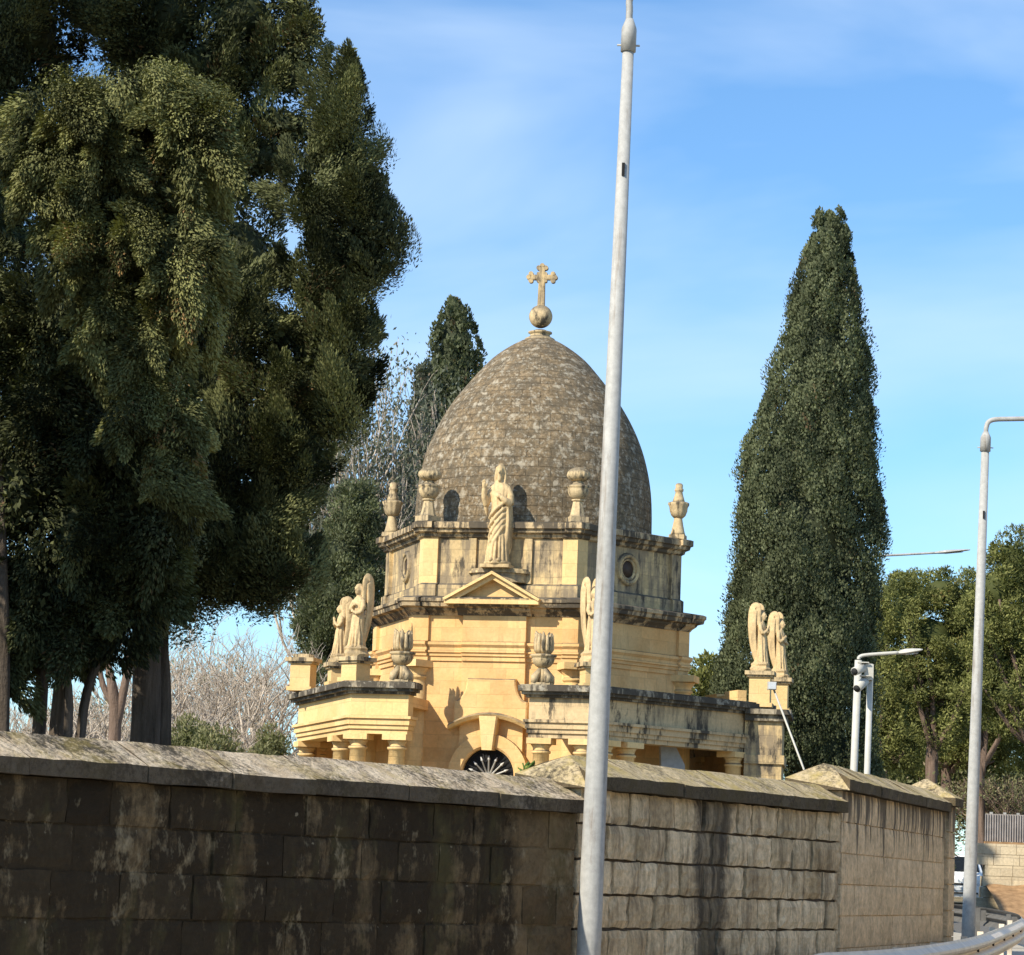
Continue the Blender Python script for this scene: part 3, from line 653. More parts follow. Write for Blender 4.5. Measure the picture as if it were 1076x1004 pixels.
for side in (-1, 1):
    P_ = wing_path(side); mb = MB()
    def lay(o, i, z0, z1, ext=0.): mb.loft([[(x, y, z0) for x, y in strip(P_, side, o, i, ext)], [(x, y, z1) for x, y in strip(P_, side, o, i, ext)]])
    lay(.20, .24, rz['ent'], rz['m0']-.0, .0); lay(.24, .26, rz['m0']-.003, rz['m0']+.10, .03); lay(.28, .26, rz['m0']+.097, rz['fr0']-.06, .06); lay(.33, .26, rz['fr0']-.063, rz['fr0'], .10)
    lay(.20, .22, rz['fr0']-.003, rz['c0'], .0)
    wing = mb.build('colonnade', M['gold_pale'] if side < 0 else M['frieze'], chapel)
    if side > 0: wing['label'] = 'right colonnade wing with black streaks under its cornice'
    mb = MB(); lay(.28, .22, rz['c0']-.003, rz['c0']+.06, .06); lay(.38, .22, rz['c0']+.057, rz['c0']+.13, .14); lay(.46, .22, rz['c0']+.127, rz['top']-.03, .2); lay(.40, .22, rz['top']-.033, rz['top'], .17)
    mb.build('wing_cornice', M['black'], wing)
    # flat roof between wing and body
    mb = MB(); q = strip(P_, side, -.2, 1.9); mb.prism(q, rz['c0']-.25, rz['c0']-.02); mb.build('wing_roof', M['gold'], wing)
    # closing wall at the far side of the wing
    pa = Vector(P_[2])*.985; pb = Vector(P_[3])*.985; dv = pb-pa; mb = MB(); mb.box(.15, dv.length-.1, -.12, .12, -.2, rz['ent']-.003, mat=Matrix.Translation((pa.x, pa.y, 0)) @ Matrix.Rotation(math.atan2(dv.y, dv.x), 4, 'Z')); mb.build('back_wall', M['gold'], wing)
    # columns
    spots = []
    tF = Vector((math.cos(PF), math.sin(PF)))
    if side < 0:
        spots = [(P_[0], P_[1], .28), (P_[0], P_[1], (P_[1]-P_[0]).length-.02), (P_[1], P_[2], 1.6), (P_[2], P_[1], .1), (P_[2], P_[3], .4), (P_[2], P_[3], 3.2)]
    else:
        spots = [(P_[0], P_[1], .26), (P_[0], P_[1], 1.2), (P_[1], P_[2], .25), (P_[1], P_[2], 1.02), (P_[1], P_[2], 4.75), (P_[2], P_[1], .12), (P_[2], P_[3], 3.)]
    for a, b, dist in spots:
        p = a+(b-a).normalized()*dist; ct = rz['ent']; d = (b-a).normalized(); an = math.atan2(d.y, d.x)
        mb = MB(); mb.lathe([(.28, -.1), (.28, .12), (.25, .14), (.27, .2), (.205, .26), (.195, ct*.5), (.18, ct-.34), (.215, ct-.33), (.215, ct-.28), (.18, ct-.27), (.185, ct-.21), (.24, ct-.13)], p.x, p.y, 24)
        o = mb.build('column', M['gold_pale'], wing)
        mb = MB(); mb.box(-.275, .275, -.275, .275, ct-.13, ct-.002, mat=Matrix.Translation((p.x, p.y, 0)) @ Matrix.Rotation(an, 4, 'Z')); mb.build('capital', M['gold_pale'], o)
    if side > 0:
        # solid end pier under the pair of angels at the right corner
        pr = at(806, 760, 66.3); dd = Vector((.12, .99)).normalized(); nn = Vector((dd.y, -dd.x)); base = Vector((pr[0]-CC.x, pr[1]-CC.y))
        m7 = Matrix(((dd.x, nn.x, 0, base.x), (dd.y, nn.y, 0, base.y), (0, 0, 1, 0), (0, 0, 0, 1)))
        mb = MB()
        def bx(e, z0, z1): mb.box(-.30-e, 1.95+e, -.50, .36+e, z0, z1, mat=m7)
        bx(0, -.2, rz['ent']-.25); bx(.06, rz['ent']-.253, rz['ent']-.05); bx(.0, rz['ent']-.053, rz['c0']-.15)
        mb.build('end_pier', M['grey_gold'], wing)
        mb = MB(); bx(.10, rz['c0']-.153, rz['c0']); bx(.2, rz['c0']-.003, rz['top']-.16); mb.build('pier_cornice', M['black'], wing)
        mb = MB(); q = [P_[2]*.99, P_[3]*.99]
        d = (q[1]-q[0]); an = math.atan2(d.y, d.x); rr = random.Random(2); x = .4
        while x < 4.6:
            wd = rr.uniform(.5, .9); mb.box(x, x+wd-.015, -.02, .2, rz['top']-.02, rz['top']+rr.uniform(.24, .34), mat=Matrix.Translation((q[0].x, q[0].y, 0)) @ Matrix.Rotation(an, 4, 'Z')); x += wd
        mb.build('parapet', M['gold_pale'], wing)
TOPZ = rz['top']+CC.z

# ------------------------------------------------------------------ urns
def place_on(px, py, Y): p = at(px, py, Y); return (float(p[0]), float(p[1]), float(p[2]))
def flutes(n, k): return lambda a, z: 1+k*abs(math.cos(n*a/2))
def drum_urn(loc, h, label, kind, rz_=0):
    t = thing('stone_urn', label, 'urn', loc, rz_, 'stone urns on the chapel')
    s = h/1.2; wx = {'gadroon': .84, 'flame': .70, 'leaf': .84}[kind]*s; mt = Matrix.Diagonal((wx, wx, s, 1))
    if kind == 'gadroon':
        mb = MB(); mb.box(-.24, .24, -.24, .24, -.02, .10, mat=mt); mb.lathe([(.23, .10), (.20, .14), (.16, .3), (.13, .44), (.17, .46), (.17, .49)], seg=8, smooth=False, mat=mt); mb.build('foot', M['urn'], t)
        mb = MB(); mb.lathe([(.13, .48), (.22, .55), (.265, .63), (.275, .70), (.26, .74), (.29, .76), (.29, .79), (.16, .83), (.13, .87), (.13, .92)], mat=mt); mb.build('bowl', M['urn'], t)
        mb = MB(); mb.lathe([(.15, .90), (.24, .95), (.275, 1.02), (.26, 1.09), (.19, 1.16), (.07, 1.20)], seg=48, rmod=flutes(14, .16), mat=mt); mb.build('lid', M['urn'], t)
    elif kind == 'flame':
        mb = MB(); mb.box(-.24, .24, -.24, .24, -.02, .08, mat=mt); mb.lathe([(.24, .08), (.21, .14), (.16, .30), (.13, .42), (.13, .46)], mat=mt); mb.build('foot', M['urn'], t)
        mb = MB(); mb.lathe([(.13, .45), (.20, .50), (.25, .60), (.26, .68), (.30, .74), (.30, .78), (.22, .80)], seg=40, rmod=flutes(10, .10), mat=mt); mb.build('bowl', M['urn'], t)
        mb = MB(); mb.lathe([(.20, .79), (.17, .86), (.13, .95), (.11, 1.02), (.14, 1.04), (.14, 1.08), (.11, 1.10), (.12, 1.16), (.09, 1.20), (.04, 1.21)], seg=20, mat=mt); mb.build('lid', M['urn'], t)
    else:
        mb = MB(); mb.box(-.25, .25, -.25, .25, -.02, .06, mat=mt)
        for a in range(4):
            q = Matrix.Rotation(R_(45+90*a), 4, 'Z'); mb.tube([(.27, 0, .05), (.25, 0, .17), (.15, 0, .28), (.1, 0, .36)], [.09, .11, .08, .05], 8, mat=mt @ q)
        mb.lathe([(.14, .05), (.12, .25), (.10, .36), (.12, .40)], mat=mt); mb.build('foot', M['urn'], t)
        mb = MB(); mb.lathe([(.10, .38), (.20, .43), (.27, .50), (.30, .58), (.30, .62), (.35, .64), (.35, .68), (.20, .70)], seg=32, mat=mt); mb.build('bowl', M['urn'], t)
        mb = MB(); mb.lathe([(.16, .69), (.22, .78), (.22, .85), (.18, 1.0)], mat=mt)
        for a in range(12):
            q = Matrix.Rotation(R_(30*a+8), 4, 'Z'); hh = 1.12+.08*((a*7) % 5)/4
            mb.tube([(.14, 0, .70), (.215, 0, .80), (.22, 0, .95), (.21, 0, hh-.05), (.25, 0, hh)], [.04, .058, .055, .045, .012], 7, mat=mt @ q)
        mb.build('leaf_crown', M['urn'], t)
    return t
zd = Z['dcT']+.05
for k, lab, kind in ((-1, 'gadrooned stone urn on the drum corner left of the tall statue', 'gadroon'), (0, 'gadrooned stone urn on the drum corner between the tall statue and the near lamp post', 'gadroon'), (1, 'bottle-topped stone urn at the far right corner of the drum against blue sky', 'flame'), (-2, 'bottle-topped stone urn at the far left corner of the drum before grey-green trees', 'flame')):
    x, y = pol(V(k), 3.53); drum_urn((CC.x+x, CC.y+y, zd-.02), 1.25 if kind == 'gadroon' else 1.32, lab, kind, V(k))
PL, PR = wing_path(-1), wing_path(1)
for P_, lab in ((PL, 'leaf-crowned stone urn on the left colonnade end, left of the doorway'), (PR, 'leaf-crowned stone urn on the right colonnade end, right of the doorway')):
    p = P_[0]+(P_[1]-P_[0]).normalized()*.24; drum_urn((CC.x+p.x, CC.y+p.y, TOPZ), 1.2, lab, 'leaf', PF)

# ------------------------------------------------------------------ carved figures
def fold_ring(cx_, cy_, z, rx, ry, amp, nf, ph, seg=56):
    return [(cx_+rx*math.cos(a)*(1+amp*math.sin(nf*a+ph)+amp*.5*math.sin((nf*1.7)*a+2.1*ph)), cy_+ry*math.sin(a)*(1+amp*math.sin(nf*a+ph)+amp*.5*math.sin(nf*1.7*a+2.1*ph)), z) for a in [2*math.pi*i/seg for i in range(seg)]]
def hand(mb, wrist, dirv, palm, side, s=1.):
    """small carved hand: palm, four fingers of different length and a thumb off the side"""
    d = Vector(dirv).normalized(); p = Vector(palm).normalized(); u = d.cross(p).normalized()*side; w_ = Vector(wrist)
    mb.tube([w_, w_+d*.05*s, w_+d*.10*s], [.036*s, .048*s, .045*s], 8)
    for i, (o, l) in enumerate(((-.036, .07), (-.012, .088), (.012, .082), (.036, .06))):
        b = w_+d*.09*s+u*o*s; mb.tube([b, b+d*l*.55*s+p*.01*s, b+d*l*s+p*.03*s], [.014*s, .013*s, .009*s], 6)
    b = w_+d*.035*s+u*-.045*s; mb.tube([b, b+d*.04*s-u*.03*s+p*.01*s, b+d*.075*s-u*.035*s+p*.025*s], [.017*s, .015*s, .010*s], 6)
def head(mb, c, s=1., beard=False, tilt=0.):
    x, y, z = c
    mb.ball((x, y, z), (.100*s, .122*s, .150*s), 20, 14)
    mb.ball((x, y-.04*s, z-.085*s), (.066*s, .072*s, .068*s), 14, 10)              # jaw
    mb.tube([(x, y-.115*s, z+.03*s), (x, y-.150*s, z-.028*s), (x, y-.118*s, z-.042*s)], [.014*s, .024*s, .016*s], 8)   # nose
    mb.tube([(x-.07*s, y-.100*s, z+.035*s), (x, y-.122*s, z+.042*s), (x+.07*s, y-.100*s, z+.035*s)], .014*s, 8)         # brow
    for q in (-1, 1):
        mb.ball((x+q*.038*s, y-.104*s, z+.006*s), (.020*s, .012*s, .012*s), 8, 6)   # eyes
        mb.ball((x+q*.100*s, y+.005*s, z-.01*s), (.014*s, .03*s, .04*s), 8, 6)      # ears
    mb.tube([(x-.032*s, y-.108*s, z-.072*s), (x, y-.122*s, z-.070*s), (x+.032*s, y-.108*s, z-.072*s)], .011*s, 6)       # lips
    if beard: mb.ball((x, y-.075*s, z-.135*s), (.06*s, .055*s, .075*s), 12, 8)
def robe(mb, prof, amp, nf, lean=0.):
    P = smooth_path([Vector(p) for p in prof], 4)
    mb.loft([fold_ring(p[3]+lean*p[2], p[4], p[2], p[0], p[1], amp*1.6*(1.15-.75*min(1, p[2]/1.7)), nf, .7+p[2]*1.1) for p in P], smooth=True)

def christ(loc, rotz):
    t = thing('statue', 'robed bearded stone statue with one raised hand standing above the pediment', 'statue', loc, rotz)
    mb = MB(); mb.box(-.40, .40, -.34, .34, 0, .07); mb.lathe([(.37, .07), (.37, .12), (.33, .15)], seg=28); mb.build('plinth', M['statue'], t)
    mb = MB()
    robe(mb, [(.30, .27, .13, 0, 0), (.285, .25, .3, 0, 0), (.27, .22, .55, .01, 0), (.255, .205, .85, .015, -.01), (.25, .20, 1.1, .01, 0), (.215, .17, 1.28, 0, 0), (.235, .165, 1.45, 0, 0), (.275, .155, 1.62, 0, .01), (.26, .135, 1.72, 0, .015), (.13, .10, 1.80, 0, .01), (.075, .075, 1.86, 0, 0)], .055, 11)
    # mantle: bundled folds across the waist, a swag and the fall at the side
    for q in range(5):
        z0 = 1.34-q*.10
        mb.tube([(.27, -.05, z0+.06), (.15, -.20, z0+.01-.03*q), (-.02, -.245, z0-.10-.06*q), (-.17, -.20, z0-.22-.09*q), (-.27, -.05, z0-.30-.1*q)], [.03, .042, .045, .042, .03], 8)
    for q in range(4): mb.tube([(.25+.015*q, -.10+.07*q, 1.32), (.29+.01*q, -.12+.08*q, 1.0), (.27+.012*q, -.10+.07*q, .62-.05*q), (.24+.015*q, -.09+.07*q, .42-.04*q)], [.04, .05, .055, .02], 8)
    for q in range(7): a = R_(-150+20*q); mb.tube([(.26*math.cos(a), .22*math.sin(a), .70), (.30*math.cos(a), .27*math.sin(a), .35), (.33*math.cos(a), .29*math.sin(a), .13)], [.02, .035, .04], 8)
    for q in (-1, 1): mb.ball((q*.11, -.30, .15), (.06, .10, .05), 10, 8)          # feet
    # shoulders, arms
    mb.tube([(-.20, .02, 1.66), (-.31, -.02, 1.50), (-.36, -.06, 1.33)], [.10, .095, .085], 12)
    mb.tube([(-.36, -.06, 1.33), (-.40, -.16, 1.48), (-.40, -.22, 1.64)], [.085, .080, .060], 12)
    mb.tube([(-.36, -.05, 1.36), (-.37, -.04, 1.25), (-.34, -.02, 1.10)], [.07, .06, .02], 8)   # hanging sleeve
    hand(mb, (-.40, -.22, 1.64), (-.02, -.06, 1), (.1, -1, 0), -1, 1.15)
    mb.tube([(.20, .02, 1.66), (.31, -.01, 1.50), (.33, -.07, 1.33)], [.10, .095, .085], 12)
    mb.tube([(.33, -.07, 1.33), (.21, -.20, 1.40), (.10, -.25, 1.47)], [.085, .075, .055], 12)
    hand(mb, (.10, -.25, 1.47), (-1, -.15, .35), (0, 1, 0), 1, 1.05)
    mb.ball((0, -.185, 1.50), (.05, .03, .055), 10, 8)                              # heart on the chest
    head(mb, (0, -.03, 2.02), 1.05, True)
    # long hair
    mb.ball((0, .02, 2.07), (.125, .135, .135), 16, 12)
    for q in (-1, 1):
        mb.tube([(q*.09, -.03, 2.12), (q*.125, 0, 2.0), (q*.13, .0, 1.87), (q*.12, -.03, 1.76)], [.04, .045, .05, .03], 8)
    mb.tube([(0, .10, 2.08), (0, .13, 1.92), (0, .12, 1.74)], [.09, .10, .06], 10)
    remeshed(mb, 'body', M['statue'], t, .017, 1)
    return t
def angel(loc, rotz, label, s=1., arms='pray', group='angel statues on the colonnade', wings=(-1, 1)):
    t = thing('angel_statue', label, 'statue', loc, rotz, group); t.scale = (s*.84, s*.9, s)
    mb = MB(); mb.lathe([(.34, -.02), (.36, .08), (.30, .16), (.33, .22), (.25, .30)], seg=14, smooth=False, rmod=lambda a, z: 1+.10*math.sin(3*a+9*z)+.06*math.sin(7*a-5*z)); mb.build('rock_base', M['statue'], t)
    mb = MB()
    robe(mb, [(.24, .24, .24, 0, 0), (.22, .21, .45, 0, 0), (.20, .185, .75, 0, -.015), (.185, .165, 1.0, .01, -.01), (.16, .135, 1.14, 0, 0), (.185, .14, 1.30, 0, 0), (.205, .125, 1.42, 0, .01), (.17, .10, 1.49, 0, .01), (.07, .065, 1.55, 0, 0), (.06, .06, 1.60, 0, 0)], .06, 9)
    for q in range(6): a = R_(-150+24*q); mb.tube([(.19*math.cos(a), .17*math.sin(a), .85), (.225*math.cos(a), .21*math.sin(a), .55), (.26*math.cos(a), .25*math.sin(a), .25)], [.015, .03, .035], 8)
    for q in (-1, 1): mb.ball((q*.08, -.22, .27), (.045, .08, .04), 10, 8)
    if arms == 'pray':
        for q in (-1, 1):
            mb.tube([(q*.17, .0, 1.43), (q*.225, -.04, 1.28), (q*.20, -.12, 1.16)], [.075, .07, .06], 10)
            mb.tube([(q*.20, -.12, 1.16), (q*.10, -.21, 1.24), (q*.035, -.24, 1.33)], [.06, .052, .036], 10)
            hand(mb, (q*.03, -.24, 1.33), (-q*.12, -.15, 1), (-q, 0, 0), q, .8)
    else:
        mb.tube([(-.17, .0, 1.43), (-.26, -.03, 1.28), (-.25, -.08, 1.14)], [.075, .07, .06], 10); mb.tube([(-.25, -.08, 1.14), (-.15, -.18, 1.22), (-.03, -.20, 1.30)], [.06, .052, .036], 10)
        hand(mb, (-.03, -.20, 1.30), (1, -.1, .35), (0, 1, 0), -1, .8)
        mb.tube([(.17, .0, 1.43), (.24, -.04, 1.28), (.22, -.12, 1.13)], [.075, .07, .06], 10); mb.tube([(.22, -.12, 1.13), (.13, -.21, 1.10), (.03, -.22, 1.14)], [.06, .052, .036], 10)
        hand(mb, (.03, -.22, 1.14), (-1, -.1, .2), (0, 1, 0), 1, .8)
    head(mb, (0, -.035, 1.72), .92)
    mb.ball((0, .015, 1.75), (.108, .118, .12), 16, 12)
    for q in (-1, 1): mb.tube([(q*.08, 0, 1.78), (q*.105, .02, 1.68), (q*.10, .03, 1.57)], [.04, .045, .025], 8)
    remeshed(mb, 'body', M['statue'], t, .017, 1)
    # folded wings: tall crescents rooted at the shoulder blades, feather rows cut as ridges
    spine = [(.12, .16, 1.30, .06), (.15, .24, 1.55, .14), (.16, .26, 1.78, .16), (.165, .24, 1.95, .12), (.17, .30, 1.80, .17), (.18, .34, 1.5, .19), (.18, .33, 1.15, .18), (.165, .29, .8, .14), (.14, .22, .5, .09), (.11, .16, .34, .02)]
    for q in wings:
        wm = MB(); S = []
        # centre line: springs from the shoulder, arches above the head, falls behind to the ankle
        cl = smooth_path([(.05, 1.42), (.10, 1.66), (.10, 1.88), (.15, 1.98), (.24, 1.93), (.28, 1.70), (.29, 1.40), (.27, 1.05), (.22, .72), (.16, .44), (.11, .30)], 4)
        nC = len(cl)
        for i_, p in enumerate(cl):
            u = i_/(nC-1); t0 = (cl[min(i_+1, nC-1)]-cl[max(i_-1, 0)]).normalized(); nn_ = Vector((t0.y, -t0.x))
            ch = (.06+.105*math.sin(math.pi*min(1, u*1.02))**.8)*(1 if u < .93 else (1-u)/.07*.8+.2); th_ = .03+.022*math.sin(math.pi*u)
            xo = q*(.10+.10*math.sin(math.pi*min(1, u*.9+.1)))
            ring = []
            for i in range(14):
                a = 2*math.pi*i/14; rid = 1+.18*math.sin(u*46+2*math.cos(a))
                ring.append((xo+th_*math.sin(a)*rid+q*.02*math.cos(a), p.x+nn_.x*ch*math.cos(a), p.y+nn_.y*ch*math.cos(a)))
            S.append(ring)
        wm.loft(S, smooth=True); wm.tube([(q*.08, .09, 1.36), (q*.12, .18, 1.5), (q*.14, .25, 1.62)], [.06, .07, .05], 8)
        wm.build('wing', M['statue'], t)
    return t
px0 = at(524, 597, 64.55)
fp = Vector(pol(PF, 3.533*math.cos(R_(30))+.28))
christ((CC.x+fp.x, CC.y+fp.y, zp), PF)
bpy.data.objects['statue'].scale = (.84, .90, 1.10)

def pedestal(loc, rotz, w_, h, label, top=True, broken=False):
    t = thing('statue_pedestal', label, 'pedestal', loc, rotz, 'pedestals on the colonnade')
    mb = MB(); mb.box(-w_*.5-.06, w_*.5+.06, -w_*.5-.06, w_*.5+.06, 0, .10); mb.box(-w_*.5, w_*.5, -w_*.5, w_*.5, .098, h-.14); mb.build('die', M['gold_pale'], t)
    mb = MB(); mb.box(-w_*.5-.05, w_*.5+.05, -w_*.5-.05, w_*.5+.05, h-.143, h-.09); mb.box(-w_*.5-.10, w_*.5+.10, -w_*.5-.10, w_*.5+.10, h-.093, h)
    if broken:
        for i in range(3): mb.box(-w_*.42+i*w_*.33, -w_*.42+i*w_*.33+w_*.2, -w_*.4, w_*.4, h-.003, h+.09)
    mb.build('cap', M['urn'], t)
    return t
def wp(px, py, Y): p = at(px, py, Y); return float(p[0]), float(p[1])
# left corner pair
x, y = wp(374, 700, 64.3); hp = zat(374, 691, 64.3)-TOPZ
pedestal((x, y, TOPZ), R_(-40), .46, hp, 'square stone pedestal under the winged angel at the left colonnade corner'); angel((x, y, TOPZ+hp), R_(-40), 'stone angel with one tall wing visible at the left colonnade corner, nearer of that pair', (zat(374, 609, 64.3)-TOPZ-hp)/1.97, 'cross', wings=(1,))
x, y = wp(356, 700, 66.0); hp = zat(356, 697, 66.)-TOPZ
pedestal((x, y, TOPZ), R_(-75), .42, hp, 'low stone pedestal under the left-facing angel on the left colonnade'); angel((x, y, TOPZ+hp), R_(-72), 'slimmer stone angel facing left behind the winged angel on the left colonnade', (zat(356, 632, 66.)-TOPZ-hp)/1.97, 'pray')
x, y = wp(319, 700, 68.4); hp = zat(319, 692, 68.4)-TOPZ
pedestal((x, y, TOPZ), R_(-104), .50, hp, 'empty stone pedestal with broken top at the far left of the colonnade', broken=True)
# right corner pair
x, y = wp(799, 720, 66.4); hp = zat(799, 706, 66.4)-TOPZ+.0
pedestal((x, y, TOPZ-.1), R_(80), .48, hp+.1, 'square sunlit pedestal of the left one of the two right-hand angels'); angel((x, y, TOPZ+hp), R_(64), 'taller stone angel facing right, left one of the pair before the tall cypress', (zat(799, 639, 66.4)-TOPZ-hp)/1.97, 'pray')
x, y = wp(819, 720, 68.3); hp = zat(819, 713, 68.3)-TOPZ
pedestal((x, y, TOPZ-.1), R_(80), .42, hp+.1, 'narrow shaded pedestal of the rightmost angel'); angel((x, y, TOPZ+hp), R_(58), 'rightmost stone angel with folded wings before the tall cypress', (zat(819, 648, 68.3)-TOPZ-hp)/1.97, 'cross')
# front right corner angel, mostly behind the lamp post
x, y = wp(622, 710, 63.4); hp = zat(622, 697, 63.4)-TOPZ
pedestal((x, y, TOPZ), R_(16), .44, hp, 'stone pedestal half hidden by the near lamp post'); angel((x, y, TOPZ+hp), R_(30), 'stone angel almost hidden behind the near lamp post', (zat(622, 613, 63.4)-TOPZ-hp)/1.97, 'pray')
# slab leaning inside the right wing
t = thing('leaning_slab', 'pale blue-grey slab leaning inside the right colonnade', 'slab', (*wp(706, 800, 65.6), CC.z))
mb = MB(); q0 = [(-.30, 1.55), (.05, 1.62), (.32, 1.15), (.32, .9), (.36, 0), (-.2, 0)]
mb.loft([[(x, .08, z+.0) for x, z in q0], [(x, -.02, z) for x, z in q0]], mat=Matrix.Translation((0, 0, zat(706, 783, 65.6)-CC.z-1.6)) @ Matrix.Rotation(R_(20), 4, 'Z')); mb.build('face', M['slab'], t)
mb = MB(); mb.box(.32, .40, -.03, .30, -.6, .95, mat=Matrix.Translation((0, 0, zat(706, 783, 65.6)-CC.z-1.6)) @ Matrix.Rotation(R_(20), 4, 'Z')); mb.build('edge', M['iron'], t)
# long pole leaning against the right pier, with a floodlight at its head
p0, p1 = at(812, 722, 65.6), at(846, 812, 64.2); d = p1-p0; p1 = p0+d*1.4
t = thing('leaning_pole', 'thin white pole leaning down from the right colonnade pier', 'pole', tuple(p1))
mb = MB(); mb.tube([tuple(p0-p1), (0, 0, 0)], .024, 8); mb.build('shaft', M['white_metal'], t)
t = thing('floodlight', 'small pale floodlight below the rightmost angel', 'floodlight', tuple(at(811, 721, 65.5)))
mb = MB(); mb.box(-.10, .10, -.10, .06, -.09, .09); mb.build('housing', M['white_metal'], t)
mb = MB(); mb.box(-.085, .085, -.115, -.102, -.075, .075); mb.build('lens', M['lens'], t)
mb = MB(); mb.tube([(0, .06, 0), (-.02, .3, 0), (-.05, .5, -.05)], .02, 6); mb.build('bracket', M['white_metal'], t)

# ------------------------------------------------------------------ lamp posts
def pole_pts(px0_, py0, px1_, py1, Y): return np.array(at(px0_, py0, Y)), np.array(at(px1_, py1, Y))
def street_lamp(label, Y, top, bot, rb, rt_, arm=None, collar=None, base=True, mat='post', group=None, head_at=None, zb=None):
    a, b = pole_pts(*top, *bot, Y); d = b-a; zb = gz(Y)+.1 if zb is None else zb
    b = a+d*((zb-a[2])/d[2]); bv = Vector(b); av = Vector(a)-bv
    t = thing('street_lamp', label, 'street lamp', tuple(b), 0, group)
    mb = MB(); mb.tube([(0, 0, 0), tuple(av*.12), tuple(av*.5), tuple(av)], [rb, rb*.97, (rb+rt_)/2, rt_], 20); pole = mb.build('pole', M[mat], t)
    if base:
        mb = MB(); mb.lathe([(rb*1.9, -.05), (rb*1.9, .03), (rb*1.25, .04), (rb*1.2, .14), (rb*1.03, .16)], seg=16); mb.build('base_plate', M['post'], t)
    if collar:
        r = rt_*1.35; mb = MB(); ad = av.normalized(); mb.tube([tuple(av-ad*.02), tuple(av+ad*.15), tuple(av+ad*.17), tuple(av+ad*.24)], [r, r, r*.95, r*.5], 18)
        for s_ in (-1, 1): mb.tube([tuple(av+ad*.03), tuple(av+ad*.03+Vector((s_*r*1.5, 0, 0)))], .008, 6)
        mb.build('collar', M[mat], t)
        q = av*.872; mb = MB(); mb.loft([[tuple(q+Vector((x*.022, -(rt_*1.28+.004), z*.05))) for x, z in ((-.5, -1), (.5, -1), (.5, 1), (-.5, 1))], [tuple(q+Vector((x*.022, -rt_*.7, z*.05))) for x, z in ((-.5, -1), (.5, -1), (.5, 1), (-.5, 1))]]); mb.build('cable_slot', M['dark'], pole)
    if arm:
        ap_ = [Vector(q)-bv for q in arm]; mb = MB(); mb.tube([tuple(p) for p in smooth_path3(ap_)], rt_*.62 if collar else rt_*.48, 10); mb.build('arm', M[mat], t)
        if head_at is not None:
            h0, h1, wd = head_at; h0 = Vector(h0)-bv; h1 = Vector(h1)-bv; dd = (h1-h0); Lh = dd.length; dn = dd.normalized(); sd_ = Vector((-dn.y, dn.x, 0)).normalized(); up_ = dn.cross(sd_)*1
            up_ = up_ if up_.z > 0 else -up_
            S = []
            for tt, ww, hh in ((0, .3, .5), (.12, .5, .8), (.3, .9, 1.), (.6, 1., .8), (.9, .8, .45), (1, .5, .25)):
                c = h0+dd*tt; S.append([tuple(c+sd_*ww*wd*x+up_*hh*.06*z) for x, z in ((-1, -.4), (-.6, -.8), (.6, -.8), (1, -.4), (.8, .7), (.3, 1), (-.3, 1), (-.8, .7))])
            mb = MB(); mb.loft(S); hd = mb.build('lamp_head', M[mat], t)
            S = [[tuple(h0+dd*tt+sd_*wd*.5*x-up_*(.052+z)) for x, z in ((-1, 0), (1, 0), (1, .006), (-1, .006))] for tt in (.3, .8)]
            mb = MB(); mb.loft(S); mb.build('lens', M['lens'], hd)
    return t
def smooth_path3(P, k=5):
    out = []
    for i in range(len(P)-1):
        p0 = P[max(i-1, 0)]; p1 = P[i]; p2 = P[i+1]; p3 = P[min(i+2, len(P)-1)]
        for j in range(k):
            t = j/k; out.append(.5*((2*p1)+(p2-p0)*t+(2*p0-5*p1+4*p2-p3)*t*t+(3*p1-p0-3*p2+p3)*t**3))
    out.append(P[-1]); return out
Y1 = 21.2
a0 = at(660.5, 47, Y1)
arm = [at(660.8, 35, Y1), at(661.5, 12, Y1), at(663.5, -4, Y1), a0+np.array([.16, -.05, .52]), a0+np.array([.5, -.1, .60]), a0+np.array([1.5, -.3, .64])]
nearlamp = street_lamp('tall grey tapering lamp post rising in front of the chapel, nearest of the posts', Y1, (660.2, 52), (618.5, 1000), .092, .043, arm, True, head_at=(arm[-1], arm[-1]+np.array([.6, -.12, .03]), .12))
Y2 = 37.
p = at(1036, 455, Y2); arm = [p, at(1036.5, 449, Y2), at(1039, 443.5, Y2), at(1046, 441, Y2), at(1062, 440.5, Y2), at(1094, 440, Y2)]
street_lamp('grey lamp post at the right edge with a curved arm reaching right', Y2, (1035.3, 473), (1017.5, 978), .088, .052, arm, True, head_at=(arm[-1], np.array(at(1125, 439, Y2)), .13))
Y3 = 96.
arm = [at(911, 588, Y3), at(914, 585, Y3), at(924, 584.2, Y3), at(940, 583.5, Y3), at(985, 581, Y3)]
street_lamp('distant lamp with long arm poking out from behind the tall cypress', Y3, (911, 588), (905, 800), .12, .08, arm, False, base=False, mat='post', head_at=(np.array(at(982, 581.2, Y3)), np.array(at(1019, 578, Y3)), .22))
Y4 = 56.
arm = [at(902.3, 693, Y4), at(903.5, 690.3, Y4), at(912, 688.3, Y4), at(945, 686, Y4)]
street_lamp('short white lamp post behind the beige wall with its arm pointing right', Y4, (902, 694), (897, 815), .075, .072, arm, False, base=False, mat='white_metal', head_at=(np.array(at(944, 686.2, Y4)), np.array(at(969, 683, Y4)), .16), zb=.5)
